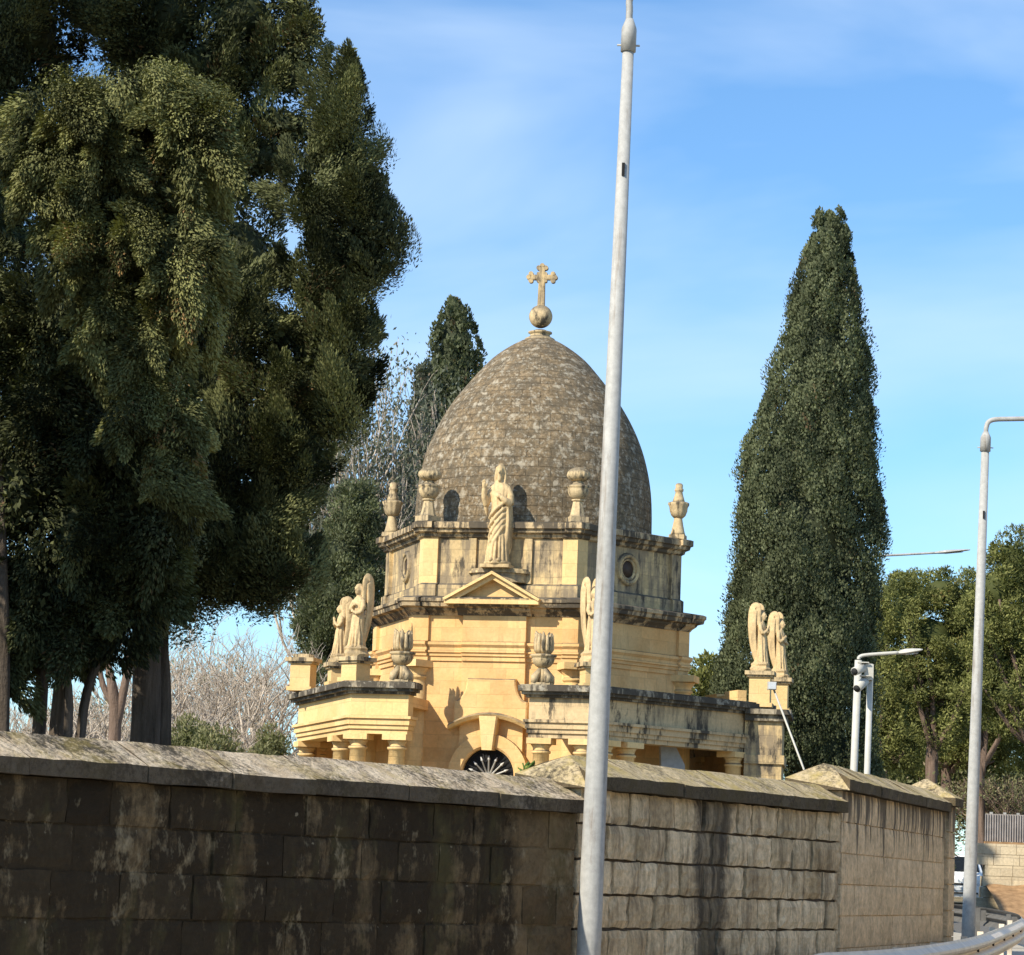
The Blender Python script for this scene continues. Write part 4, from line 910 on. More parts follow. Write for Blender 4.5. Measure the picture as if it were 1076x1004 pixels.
# camera mast
Y5 = 55.; a, b = pole_pts(914.8, 699, 911, 817, Y5); d = b-a; b = a+d*((.5-a[2])/d[2])
t = thing('camera_mast', 'slim white mast carrying two surveillance cameras beside the short white lamp', 'mast', tuple(b)); av = Vector(a-b)
mb = MB(); mb.tube([(0, 0, 0), tuple(av)], .06, 16); mb.lathe([(.07, av.z), (.05, av.z+.02)], av.x, av.y, 16); mb.build('pole', M['white_metal'], t)
for (cx_, cy_, ex, ey) in ((907, 702, 897.5, 706), (909, 716, 900, 724)):
    q0 = Vector(at(cx_, cy_, Y5-.15)-b); q1 = Vector(at(ex, ey, Y5-.4)-b)
    mb = MB(); mb.tube([tuple(q0), tuple(q0+(q1-q0)*.95)], [.085, .085], 10); mb.box(-.1, .1, -.1, .1, -.0, .02, mat=Matrix.Translation(q0+Vector((0, 0, .09)))); o = mb.build('camera_housing', M['white_metal'], t)
    mb = MB(); mb.tube([tuple(q0+(q1-q0)*.95), tuple(q1)], [.07, .07], 10); mb.build('lens', M['rubber'], o)
    mb = MB(); mb.tube([tuple(q0), tuple(Vector(at(913.5, cy_+1, Y5)-b))], .035, 8); mb.build('bracket', M['white_metal'], o)
mb = MB(); q = Vector(at(913, 704, Y5-.1)-b); mb.box(-.08, .08, -.08, .06, -.20, .10, mat=Matrix.Translation(q)); mb.build('control_box', M['white_metal'], t)

# ------------------------------------------------------------------ guard rail
t = thing('guard_rail', 'curving galvanised crash barrier sweeping along the road below the wall', 'guard rail', (2.5, 24, gz(24)))
org = Vector((2.5, 24, gz(24)))
prof = [(0, .40), (.015, .43), (.075, .475), (.082, .50), (.075, .525), (.012, .56), (.012, .575), (.075, .61), (.082, .635), (.075, .66), (.015, .705), (0, .73)]
ring0 = prof+[(x-.007, z) for x, z in prof[::-1]]
drop = lambda y: -.05-.075*max(0., 24.5-y)
S = []; S2 = []
for i, p in enumerate(RP):
    d = (RP[min(i+1, len(RP)-1)]-RP[max(i-1, 0)]).normalized(); n = Vector((d.y, -d.x))
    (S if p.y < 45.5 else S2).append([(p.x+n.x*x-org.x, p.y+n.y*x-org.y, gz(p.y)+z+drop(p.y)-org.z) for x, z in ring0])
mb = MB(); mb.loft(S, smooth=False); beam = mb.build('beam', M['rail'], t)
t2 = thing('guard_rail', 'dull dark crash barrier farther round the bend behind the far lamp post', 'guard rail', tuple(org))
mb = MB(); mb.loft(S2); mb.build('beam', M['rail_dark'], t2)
acc = 0.; last = 0.; bolts = MB()
for i in range(1, len(RP)):
    acc += (RP[i]-RP[i-1]).length
    if acc-last > (2.0 if RP[i].y < 44 else 5.0):
        last = acc; p = RP[i]; d = (RP[min(i+1, len(RP)-1)]-RP[i-1]).normalized(); an = math.atan2(d.y, d.x)
        m_ = Matrix.Translation((p.x-org.x, p.y-org.y, gz(p.y)+drop(p.y)-org.z)) @ Matrix.Rotation(an, 4, 'Z')
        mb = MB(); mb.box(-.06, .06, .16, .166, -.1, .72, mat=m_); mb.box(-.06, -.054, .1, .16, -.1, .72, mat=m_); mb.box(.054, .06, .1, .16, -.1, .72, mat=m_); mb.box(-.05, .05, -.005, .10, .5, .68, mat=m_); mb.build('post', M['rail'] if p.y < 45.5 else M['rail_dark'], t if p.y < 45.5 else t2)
        if p.y < 45.5: bolts.tube([tuple(m_ @ Vector((0, 0.0, .585))), tuple(m_ @ Vector((0, -.035, .585)))], .03, 8)
bolts.build('bolts', M['iron'], beam)

# ------------------------------------------------------------------ van
YV = 100.; vx = float(at(1008.5, 950, YV)[0])
van = thing('van', 'white van coming round the bend beyond the guard rail', 'van', (vx, YV, gz(YV)+.006), R_(-4))
wv = .88; hv = zat(1016, 898, YV)-gz(YV); Lv = 4.4
def vsec(y, w0, w1, zb_, zm, zt): return [(-w0, y, zb_), (w0, y, zb_), (w0+.02, y, zm*.7), (w0, y, zm), (w1, y, zt-.08), (w1-.10, y, zt), (-w1+.10, y, zt), (-w1, y, zt-.08), (-w0, y, zm), (-w0-.02, y, zm*.7)]
mb = MB(); mb.loft([vsec(-.05, wv-.1, wv-.12, .38, .75, .86), vsec(.02, wv-.03, wv-.06, .25, .85, .98), vsec(.55, wv, wv-.1, .25, .98, 1.10), vsec(.62, wv, wv-.1, .25, .98, 1.14), vsec(1.25, wv, wv-.16, .25, 1.02, hv-.03), vsec(1.7, wv, wv-.16, .25, 1.02, hv), vsec(Lv-.2, wv, wv-.16, .25, 1.02, hv-.02), vsec(Lv, wv-.05, wv-.18, .3, 1.0, hv-.12)], smooth=False); body = mb.build('body', M['van_paint'], van)
mb = MB(); mb.add([(-wv+.16, .60, 1.12), (wv-.16, .60, 1.12), (wv-.24, 1.17, hv-.10), (-wv+.24, 1.17, hv-.10)], [(0, 1, 2, 3)]); mb.v = [Vector((p.x, p.y-.02, p.z+.02)) for p in mb.v]
mb.loft([[(p.x, p.y, p.z) for p in mb.v[:4]], [(p.x, p.y+.02, p.z-.01) for p in mb.v[:4]]]); mb.build('windscreen', M['glass'], van)
for s_ in (-1, 1):
    mb = MB(); mb.loft([[(s_*(wv-.005), y, z) for y, z in ((.95, 1.08), (2.0, 1.08), (2.0, hv-.22), (1.3, hv-.22))], [(s_*(wv-.10), y, z+.0) for y, z in ((.95, 1.08), (2.0, 1.08), (2.0, hv-.22), (1.3, hv-.22))]]); mb.build('side_window', M['glass'], van)
    mb = MB(); mb.ball((s_*(wv-.24), .0, .70), (.17, .06, .11), 12, 8); mb.build('headlight', M['lens'], van)
    mb = MB(); mb.ball((s_*(wv+.16), .85, 1.14), (.09, .06, .13), 10, 8); mb.tube([(s_*wv*.95, .9, 1.06), (s_*(wv+.16), .86, 1.08)], .03, 6); mb.build('mirror', M['rubber'], van)
    for y in (.75, Lv-.8):
        m_ = Matrix.Translation((s_*(wv-.12), y, .31)) @ Matrix.Rotation(R_(90), 4, 'Y')
        mb = MB(); mb.lathe([(.16, -.11), (.30, -.11), (.31, -.06), (.31, .06), (.30, .11), (.16, .11)], seg=24, mat=m_); wh = mb.build('wheel', M['rubber'], van)
        mb = MB(); mb.lathe([(.02, -.118), (.17, -.114), (.17, .114), (.02, .118)], seg=16, mat=m_); mb.build('rim', M['lens'], wh)
mb = MB(); mb.box(-.5, .5, -.075, -.03, .66, .73); mb.box(-.62, .62, -.07, -.03, .36, .42); mb.build('grille', M['rubber'], van)
mb = MB(); mb.box(-.26, .26, -.10, -.07, .48, .59); mb.build('number_plate', M['lens'], van)
for s_ in (-1, 1):
    mb = MB(); mb.tube([(s_*.05, .55, 1.16), (s_*.5, .68, 1.28)], .012, 5); mb.build('wiper', M['rubber'], van)

# unseen cream wall added right of the view to return warm light onto the boundary wall
t = thing('stone_wall', 'unseen cream block wall added right of the road to bounce warm light', 'wall', (13.5, 20, .2))
mb = MB(); z = -.3; rr = random.Random(21)
while z < 4.6:
    y = -26.+rr.random()*.4
    while y < 30: wd = rr.uniform(.9, 1.5); mb.box(rr.uniform(-.012, .012), .5, y, y+wd-.012, z, z+.44, col=rr.random()); y += wd
    z += .452
mb.build('masonry', M['farwall'], t)
mb = MB(); mb.box(-.1, .6, -26.2, 30.6, z, z+.16); mb.build('coping', M['copingB'], t)
mb = MB(); mb.box(.05, .48, -25.9, 30, -.3, z-.01); mb.build('mortar_core', M['dirt'], t)

# ------------------------------------------------------------------ wall, bank and fence across the road
YW = 80.
t = thing('stone_wall', 'sunlit cream block wall across the road under the grey fence', 'wall', (20, YW, 1.3))
xw0, xw1 = float(at(1036, 900, YW)[0]), float(at(1150, 900, YW)[0]); zt_w = zat(1060, 884, YW); zb_w = .8
mb = MB(); z = zb_w; rr = random.Random(11)
while z < zt_w-.1:
    x = xw0-rr.random()*.4; z1 = min(z+.30, zt_w)
    while x < xw1: wd = rr.uniform(.5, .85); mb.box(x-20, x+wd-.012-20, rr.uniform(-.012, .012), .4, z-1.3, z1-.012-1.3, col=rr.random()); x += wd
    z += .30
mb.build('masonry', M['farwall'], t)
mb = MB(); mb.box(xw0-20, xw1-20, .02, .38, -.3, zt_w-.03-1.3); mb.build('mortar_core', M['dirt'], t)
mb = MB(); S = []
zq = zat(1060, 932, YW)
for i in range(60):
    x = xw0+(xw1-xw0)*i/59; k_ = .05*math.sin(x*2.3)+.03*math.sin(x*5.1+1); S.append([(x, YW-3.4, .78), (x, YW-2.2, .78+(zq-.78)*.35+k_*.5), (x, YW-1.1, .78+(zq-.78)*.72+k_), (x, YW-.03, zq+k_*1.6)])
mb.loft(S, False, False, closed=False, smooth=True); struct(mb.build('dirt_bank', M['dirt']))
t = thing('sheet_fence', 'grey corrugated sheet fence standing above the cream wall', 'fence', (20, YW+.25, zt_w))
mb = MB(); S = []; zf_ = zat(1060, 856, YW+.25)-zt_w
n = 260
for i in range(n):
    x = xw0+(xw1-xw0)*i/(n-1); y = .035*(1 if (i//3) % 2 else -1); S.append([(x-20, y, -.02), (x-20, y, zf_), (x-20, y+.004, zf_), (x-20, y+.004, -.02)])
mb.loft(S); mb.build('panel', M['fence'], t)
for i in range(8):
    x = xw0+(xw1-xw0)*(i+.5)/8; mb = MB(); mb.box(x-20-.04, x-20+.04, .06, .12, -.1, zf_+.05); mb.build('post', M['post'], t)

# ------------------------------------------------------------------ vegetation
def leaf_obj(name, P, D, Ls, Wd, tint, mat, parent, extra=None, Q=None, lay=.38):
    """P tuft points, D directions (n,3), lengths, widths -> folded diamond leaves in one mesh"""
    n = len(P); r = rng.normal(size=(n, 3))*(1 if Q is None else lay)+(0 if Q is None else Q); S = np.cross(D, r); S /= np.linalg.norm(S, axis=1)[:, None]+1e-9; N = np.cross(S, D)
    b = P; tip = P+D*Ls[:, None]; m = P+D*(Ls*.45)[:, None]
    l = m+S*Wd[:, None]+N*(Wd*.35)[:, None]; rr_ = m-S*Wd[:, None]+N*(Wd*.35)[:, None]
    v = np.stack([b, l, tip, rr_], 1).reshape(-1, 3); f = np.arange(4*n, dtype=np.int32)
    col = np.repeat(tint, 4, axis=0)
    if extra is not None:
        ev, ef, ec = extra; base = len(v); v = np.concatenate([v, ev]); f = np.concatenate([f, (ef+base).ravel()]); col = np.concatenate([col, np.tile(np.array([[ec, .3, .5, 1]]), (ef.size, 1))])
    me = bpy.data.meshes.new(name); nf = len(f)//4
    me.vertices.add(len(v)); me.vertices.foreach_set('co', v.astype(np.float32).ravel())
    me.loops.add(len(f)); me.loops.foreach_set('vertex_index', f.astype(np.int32))
    me.polygons.add(nf); me.polygons.foreach_set('loop_start', np.arange(0, len(f), 4, dtype=np.int32)); me.polygons.foreach_set('loop_total', np.full(nf, 4, np.int32))
    a = me.attributes.new('tint', 'FLOAT_COLOR', 'CORNER'); a.data.foreach_set('color', col.astype(np.float32).ravel())
    me.update(calc_edges=True); me.materials.append(mat)
    o = bpy.data.objects.new(name, me); COL.objects.link(o); o.parent = parent; return o
def unit(n):
    v = rng.normal(size=(n, 3)); return v/np.linalg.norm(v, axis=1)[:, None]
def norm(v): return v/(np.linalg.norm(v, axis=1)[:, None]+1e-9)
def blob_crown(blobs, lobes, per, leaf, lobe_r, up=.5, spread=.6, core=.62, fill=800, hue=(.5, .22), squash=1.0, plume=1.0):
    """blobs [(c, (rx,ry,rz))]; lobes per blob area; returns arrays for leaf_obj"""
    Qs = []; Ps, Ds, Ls, Ws, Ts = [], [], [], [], []; cv, cf = [], []
    area = np.array([(r[0]*r[1]+r[1]*r[2]+r[0]*r[2])/3 for c, r in blobs]); cnt = np.maximum(6, (lobes*area/area.sum())).astype(int)
    for (c, r), k in zip(blobs, cnt):
        c = np.array(c); r = np.array(r)
        u = unit(k); lc = c+u*r*rng.uniform(.80, 1.06, (k, 1)); lr = lobe_r*(rng.uniform(.6, 1.35, k) if plume <= 1 else np.clip(rng.lognormal(-.05, .38, k), .45, 2.0))
        lh = np.clip(rng.normal(hue[0], hue[1], k), 0, 1)
        for i in range(k):
            # a lobe: many small tufts around it, denser on its outer side
            m = max(8, int(per*(lr[i]/lobe_r)**2)); q = norm(unit(m)+u[i]*.55+np.array([0, 0, .25*up])); P = q*lr[i]*rng.uniform(.5, 1.0, (m, 1))*np.array([1, 1, squash])
            if plume > 1:
                ax = norm((u[i]*.55+np.array([0, 0, up*1.6])+rng.normal(0, .35, 3))[None])[0]; sA = P@ax; rad_ = P-sA[:, None]*ax; tp = np.clip(1.05-.55*(sA/lr[i]), .25, 1.5)*rng.uniform(.85, 1.0); P = rad_*tp[:, None]*.8+ax*sA[:, None]*plume
            P = P+lc[i]
            D = norm(q*.45+u[i]*.2+(ax*.8 if plume > 1 else np.array([0, 0, up]))+unit(m)*spread); Qs.append(q)
            Ps.append(P); Ds.append(D); L_ = leaf*rng.uniform(.6, 1.3, m); Ls.append(L_); Ws.append(L_*rng.uniform(.13, .22, m))
            tt = np.ones((m, 4)); tt[:, 0] = np.clip(lh[i]+rng.normal(0, .13, m), 0, 1); tt[:, 1] = np.clip(rng.random(m)*.35+.65*rng.random(), 0, 1); Ts.append(tt)
        # inner twiggy fill, bigger sprays
        m = int(fill*area[[id(b[0]) for b in blobs].index(id(c))] / area.sum()) if False else max(20, int(fill/len(blobs)))
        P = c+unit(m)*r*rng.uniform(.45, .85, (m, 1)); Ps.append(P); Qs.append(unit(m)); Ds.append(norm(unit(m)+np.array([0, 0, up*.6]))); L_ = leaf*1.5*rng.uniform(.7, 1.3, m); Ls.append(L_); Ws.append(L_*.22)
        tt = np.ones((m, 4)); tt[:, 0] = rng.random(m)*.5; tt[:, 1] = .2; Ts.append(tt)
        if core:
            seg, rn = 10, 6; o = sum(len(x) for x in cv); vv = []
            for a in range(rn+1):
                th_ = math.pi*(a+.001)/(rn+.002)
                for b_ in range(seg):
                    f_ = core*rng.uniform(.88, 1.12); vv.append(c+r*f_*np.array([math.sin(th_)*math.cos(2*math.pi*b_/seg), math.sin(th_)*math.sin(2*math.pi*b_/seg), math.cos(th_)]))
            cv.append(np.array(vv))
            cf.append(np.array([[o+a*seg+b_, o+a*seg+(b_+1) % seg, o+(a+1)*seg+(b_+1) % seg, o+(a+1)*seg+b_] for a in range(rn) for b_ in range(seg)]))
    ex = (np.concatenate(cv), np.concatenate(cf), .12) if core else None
    return np.concatenate(Ps), np.concatenate(Ds), np.concatenate(Ls), np.concatenate(Ws), np.concatenate(Ts), ex, np.concatenate(Qs)
def px_blobs(L_, Y, depth=1.0):
    out = []
    for b in L_:
        px, py, rx, ry = b[:4]; yy = Y+(b[4] if len(b) > 4 else 0); s = yy/3000.
        k = 1 if yy > 40 else .80; out.append((at(px, py, yy), (rx*s*k, max(.5, (rx+ry)*.5*s)*depth, ry*s*k)))
    return out
def make_tree(name, label, cat, base, blobs, mat, trunks, barkm='bark', group=None, **kw):
    t = thing(name, label, cat, base, 0, group); b = np.array(base)
    blobs = [(np.array(c)-b, r) for c, r in blobs]
    P, D, Ls, Ws, T, ex, Q = blob_crown(blobs, **kw)
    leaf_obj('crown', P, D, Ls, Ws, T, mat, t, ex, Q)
    for path, rad in trunks:
        mb = MB(); pth = smooth_path3([Vector(np.array(p)-b) for p in path], 4); nr = len(pth); rads = [float(np.interp(i/(nr-1), np.linspace(0, 1, len(rad)), rad)) for i in range(nr)]
        rings = []; sd_ = rng.random()*6
        mb.tube([tuple(p) for p in pth], rads, 14)
        # fluted, uneven bark outline
        for i, v in enumerate(mb.v):
            ring = i//14; c = pth[min(ring, nr-1)]; a = (i % 14)/14*2*math.pi
            mb.v[i] = c+(v-c)*(1+.13*math.sin(3*a+sd_+ring*.13)+.07*math.sin(5*a+sd_*2-ring*.2))
        mb.build('trunk', M[barkm], t)
    return t
def gp(px, py, Y, z=None):
    p = at(px, py, Y); return (float(p[0]), float(p[1]), float(p[2]) if z is None else z)
G = 1.75
# --- left: old cypresses behind the wall
Y = 29.
tr = [([gp(150, 800, Y, G), gp(152, 740, Y), gp(158, 650, Y), gp(190, 560, Y), gp(240, 470, Y)], [.16, .14, .12, .10, .05]),
      ([gp(171, 800, Y+.2, G), gp(170, 740, Y+.2), gp(172, 640, Y+.2), gp(230, 520, Y), gp(290, 450, Y)], [.12, .10, .09, .07, .04])]
make_tree('cypress_tree', 'old dark cypress with pointed side spire, rightmost of the left group, leaning towards the chapel', 'tree', gp(160, 800, Y, G),
    px_blobs([(368, 75, 11, 32), (364, 120, 21, 45), (352, 175, 33, 45), (330, 215, 40, 45), (370, 205, 32, 26), (388, 250, 32, 25), (360, 262, 40, 32), (380, 285, 28, 26), (335, 300, 50, 40), (368, 335, 34, 30), (372, 398, 26, 36), (345, 370, 48, 42), (355, 435, 30, 34), (300, 400, 60, 60), (322, 480, 34, 50), (275, 480, 60, 60), (300, 552, 34, 38), (315, 590, 16, 18), (262, 560, 50, 50), (290, 600, 22, 26), (240, 590, 48, 38), (215, 600, 44, 42), (268, 617, 20, 18), (180, 610, 26, 34), (250, 330, 60, 70), (215, 520, 60, 70)], Y),
    M['leaf_near'], tr, lobes=430, per=700, leaf=.047, lobe_r=.19, up=.5, fill=22000, core=.5, hue=(.42, .3), plume=1.7, spread=.4)
Y = 33.
make_tree('cypress_tree', 'tall dark cypress at the top left with its top beyond the frame', 'tree', gp(110, 800, Y, G),
    px_blobs([(318, 30, 34, 42), (300, 75, 44, 46), (255, 20, 70, 60), (320, -40, 40, 50), (250, -70, 90, 70), (180, 20, 70, 70), (110, 10, 90, 70), (30, 30, 70, 80), (235, 90, 45, 40), (235, 180, 60, 70), (20, 130, 60, 80), (0, 230, 60, 70), (300, 135, 46, 30), (275, 165, 50, 40), (215, 70, 60, 50), (150, 60, 60, 40), (0, 70, 60, 50), (255, 265, 60, 70), (120, -90, 130, 90), (210, 380, 70, 90), (120, 420, 90, 110), (90, 250, 90, 110)], Y),
    M['leaf_near'], [([gp(160, 800, Y, G), gp(160, 600, Y), gp(160, 480, Y)], [.2, .18, .14])], lobes=430, per=560, leaf=.056, lobe_r=.23, up=.4, fill=20000, core=.55, hue=(.34, .28), plume=1.6, spread=.4)
Y = 25.5
make_tree('cypress_tree', 'olive drooping cypress with a rounded sunlit head, front one of the left group', 'tree', gp(60, 800, Y, G),
    px_blobs([(150, 108, 75, 34), (85, 130, 60, 40), (195, 140, 48, 44), (60, 195, 45, 60), (120, 180, 60, 60), (185, 205, 52, 60), (225, 170, 22, 36), (85, 265, 42, 60), (145, 270, 48, 70), (195, 295, 34, 70), (110, 340, 34, 50), (160, 370, 34, 70), (185, 450, 26, 46), (190, 500, 18, 26), (150, 440, 30, 50), (30, 150, 26, 50)], Y),
    M['leaf_droop'], [([gp(60, 800, Y+2.6, G), gp(66, 720, Y+2.6), gp(90, 600, Y+2.6), gp(120, 250, Y+1.5)], [.10, .085, .07, .03]), ([gp(82, 800, Y+2, G), gp(88, 745, Y+2), gp(104, 690, Y+2), gp(112, 640, Y+2)], [.05, .045, .04, .03]), ([gp(38, 800, Y+2, G), gp(43, 740, Y+2), gp(46, 690, Y+2), gp(56, 600, Y+2)], [.07, .06, .055, .04]), ([gp(70, 800, Y+1.8, G), gp(72, 740, Y+1.8), gp(66, 690, Y+1.8), gp(74, 640, Y+2)], [.045, .04, .035, .03])],
    lobes=430, per=720, leaf=.045, lobe_r=.15, up=-.5, fill=14000, core=.5, hue=(.58, .3), plume=1.8, spread=.4)
Y = 27.5
make_tree('cypress_tree', 'dark shaded cypress mass with many stems at the left edge above the wall', 'tree', gp(4, 800, Y, G),
    px_blobs([(40, 420, 70, 80), (110, 470, 60, 80), (20, 520, 60, 90), (85, 560, 70, 90), (150, 540, 40, 80), (45, 640, 50, 60), (105, 650, 45, 55), (130, 620, 46, 60), (84, 682, 28, 18), (16, 695, 22, 44), (-20, 330, 60, 90), (5, 620, 30, 60), (60, 340, 60, 80), (165, 590, 24, 46)], Y),
    M['leaf_near'], [([gp(2, 800, Y-.5, G), gp(2, 700, Y-.5), gp(0, 600, Y-.5), gp(-5, 420, Y)], [.10, .085, .08, .06])], lobes=400, per=440, leaf=.06, lobe_r=.2, up=-.35, fill=18000, core=.55, hue=(.3, .2), plume=1.6, spread=.4)
# cypresses of the same row just outside the left edge (their shade falls on the group and the wall)
for (bx_, by_, top, wd, lab) in ((-6.9, 23.5, 9.0, 1.3, 'cypress just beyond the left edge of the view behind the wall'), (-9.2, 19.4, 11.2, 1.7, 'broad cypress beyond the left edge nearer the road'), (-12.2, 26, 20, 1.9, 'tallest cypress beyond the left edge set back from the wall'), (-12.5, 15, 11, 1.6, 'cypress far beyond the left edge beside the wall')):
    bl = [(np.array([bx_+.3*math.sin(k*2.1), by_+.3*math.cos(k*1.7), G+2.2+(top-G-3.2)*k/4]), (wd*(1-.11*k), wd*(1-.11*k), (top-G)*.17)) for k in range(5)]
    make_tree('cypress_tree', lab, 'tree', (bx_, by_, G), bl, M['leaf_near'], [([(bx_, by_, G), (bx_, by_, G+2), (bx_, by_, top-2)], [.2, .16, .06])], lobes=170, per=90, leaf=.16, lobe_r=.28, up=.4, fill=1800, core=.85)

# --- dense columnar cypress at the right
def column_cypress(label, base, prof, nl, per, lr, leaf, mat, hue, core=.84, wob=.08, group=None, side=None):
    """prof [(z, radius, cx)] bottom to top"""
    t = thing('cypress_tree', label, 'tree', base, 0, group); prof = np.array(prof)
    zs, rs, xs = prof[:, 0]-base[2], prof[:, 1], prof[:, 2]-base[0]
    w_ = rs+.15; zz = np.linspace(zs[0], zs[-1], 200); cdf = np.cumsum(np.interp(zz, zs, w_)); cdf /= cdf[-1]
    z = np.interp(rng.random(nl), cdf, zz); a = rng.random(nl)*2*math.pi
    bulge = 1+wob*np.sin(3*a+z*.9)+wob*.7*np.sin(5*a-z*1.7)
    r = np.interp(z, zs, rs)*bulge*rng.uniform(.88, 1.02, nl); xc = np.interp(z, zs, xs)
    C = np.stack([xc+r*np.cos(a), r*np.sin(a), z], 1); U = np.stack([np.cos(a), np.sin(a), np.zeros(nl)], 1)
    lrr = lr*np.clip(rng.lognormal(-.05, .28, nl), .55, 1.45)*np.clip(np.interp(z, zs, rs)/.9, .5, 1); h = np.clip(rng.normal(hue[0], hue[1], nl), 0, 1)
    k = per; q = norm(unit(nl*k)+np.repeat(U, k, 0)*.7+np.array([0, 0, .35]))
    q0 = q*rng.uniform(.6, 1., (nl*k, 1)); tp = np.clip(1.0-.5*q0[:, 2:3], .4, 1.35); P = np.repeat(C, k, 0)+np.repeat(lrr, k)[:, None]*q0*np.concatenate([tp, tp, np.full_like(tp, 1.55)], 1)
    D = norm(q*.4+np.array([0, 0, .7])+unit(nl*k)*.4); Ls = leaf*rng.uniform(.6, 1.3, nl*k); Ws = Ls*rng.uniform(.26, .4, nl*k)
    T = np.ones((nl*k, 4)); T[:, 0] = np.clip(np.repeat(h, k)+rng.normal(0, .12, nl*k), 0, 1); T[:, 1] = np.clip(np.repeat(rng.random(nl), k)*.75+rng.random(nl*k)*.25, 0, 1)
    seg = 20; vv = []; 
    zc_ = np.linspace(zs[0], zs[-1]-.2, 40)
    for z_ in zc_:
        for b_ in range(seg):
            an = 2*math.pi*b_/seg; rr_ = np.interp(z_, zs, rs)*core*(1+wob*math.sin(3*an+z_*.9)+wob*.7*math.sin(5*an-z_*1.7))*rng.uniform(.94, 1.04)
            vv.append((np.interp(z_, zs, xs)+rr_*math.cos(an), rr_*math.sin(an), z_))
    ff = np.array([[i*seg+b_, i*seg+(b_+1) % seg, (i+1)*seg+(b_+1) % seg, (i+1)*seg+b_] for i in range(39) for b_ in range(seg)])
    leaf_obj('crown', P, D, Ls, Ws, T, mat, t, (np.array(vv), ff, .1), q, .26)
    mb = MB(); mb.tube([(0, 0, -.3), (0, 0, max(.6, zs[0]+1.)), (xs[-1]*.5, 0, zs[-1]*.5)], [.28, .24, .12], 12); mb.build('trunk', M['bark'], t)
    return t
Y = 79.; edge_px = [(820, 830, 922), (790, 775, 923), (750, 757, 922), (720, 750, 923), (690, 757, 922), (650, 764, 922), (600, 769, 924), (560, 770, 926), (520, 775, 927), (480, 781, 922), (440, 796, 922), (400, 808, 916), (360, 823, 907), (320, 829, 901), (280, 843, 896), (250, 853, 893), (230, 860, 889), (221, 866, 884)]
prof = []
for y_, x0, x1 in edge_px:
    a, b = at(x0, y_, Y), at(x1, y_, Y); hwid = (b[0]-a[0])/2; prof.append((a[2], max(.16, hwid-.29*min(1, hwid/1.7)), (a[0]+b[0])/2))
prof[-1] = (prof[-1][0]-.15, .12, prof[-1][2])
prof = [(G+.5, prof[0][1]*.7, prof[0][2])]+prof
column_cypress('single tall dense conical cypress standing against blue sky right of the chapel', (float(prof[0][2]), Y, G), prof, 1700, 170, .36, .085, M['leaf_col'], (.5, .3), core=.68, wob=.08)
# --- cypresses left of and behind the dome
Y = 92.
edge_px = [(690, 425, 530), (560, 430, 530), (480, 440, 520), (440, 441, 510), (410, 444, 508), (385, 452, 502), (365, 453, 501), (345, 459, 499), (330, 464, 493), (318, 470, 486), (311, 474, 481)]
prof = []
for y_, x0, x1 in edge_px:
    a, b = at(x0, y_, Y), at(x1, y_, Y); prof.append((a[2], max(.1, (b[0]-a[0])/2-.12), (a[0]+b[0])/2))
column_cypress('dark narrow cypress rising just left of the dome', (float(prof[0][2]), Y, G), [(2.5, 1.2, prof[0][2])]+prof, 1300, 70, .34, .12, M['leaf_col'], (.35, .22), core=.66, wob=.16)
Y = 88.
edge_px = [(690, 415, 475), (560, 420, 475), (500, 424, 470), (450, 428, 462), (420, 432, 456), (400, 436, 450), (388, 440, 446)]
prof = []
for y_, x0, x1 in edge_px:
    a, b = at(x0, y_, Y), at(x1, y_, Y); prof.append((a[2], max(.1, (b[0]-a[0])/2-.12), (a[0]+b[0])/2))
column_cypress('brownish green cypress between the grey tree and the dome', (float(prof[0][2]), Y, G), [(2.5, 1., prof[0][2])]+prof, 800, 60, .30, .12, M['leaf_grey'], (.22, .2), core=.6, wob=.16)
Y = 76.
make_tree('cypress_tree', 'bushy green cypress behind the left angels', 'tree', gp(350, 760, Y, G),
    px_blobs([(372, 535, 18, 26), (365, 580, 28, 34), (352, 625, 32, 36), (375, 640, 26, 40), (350, 670, 30, 34), (338, 655, 20, 40), (385, 590, 14, 40), (360, 730, 34, 40)], Y), M['leaf_col'], [([gp(355, 800, Y, G), gp(358, 700, Y), gp(365, 560, Y)], [.2, .16, .06])], lobes=330, per=150, leaf=.11, lobe_r=.30, up=.5, fill=3000, core=.7, hue=(.55, .2))
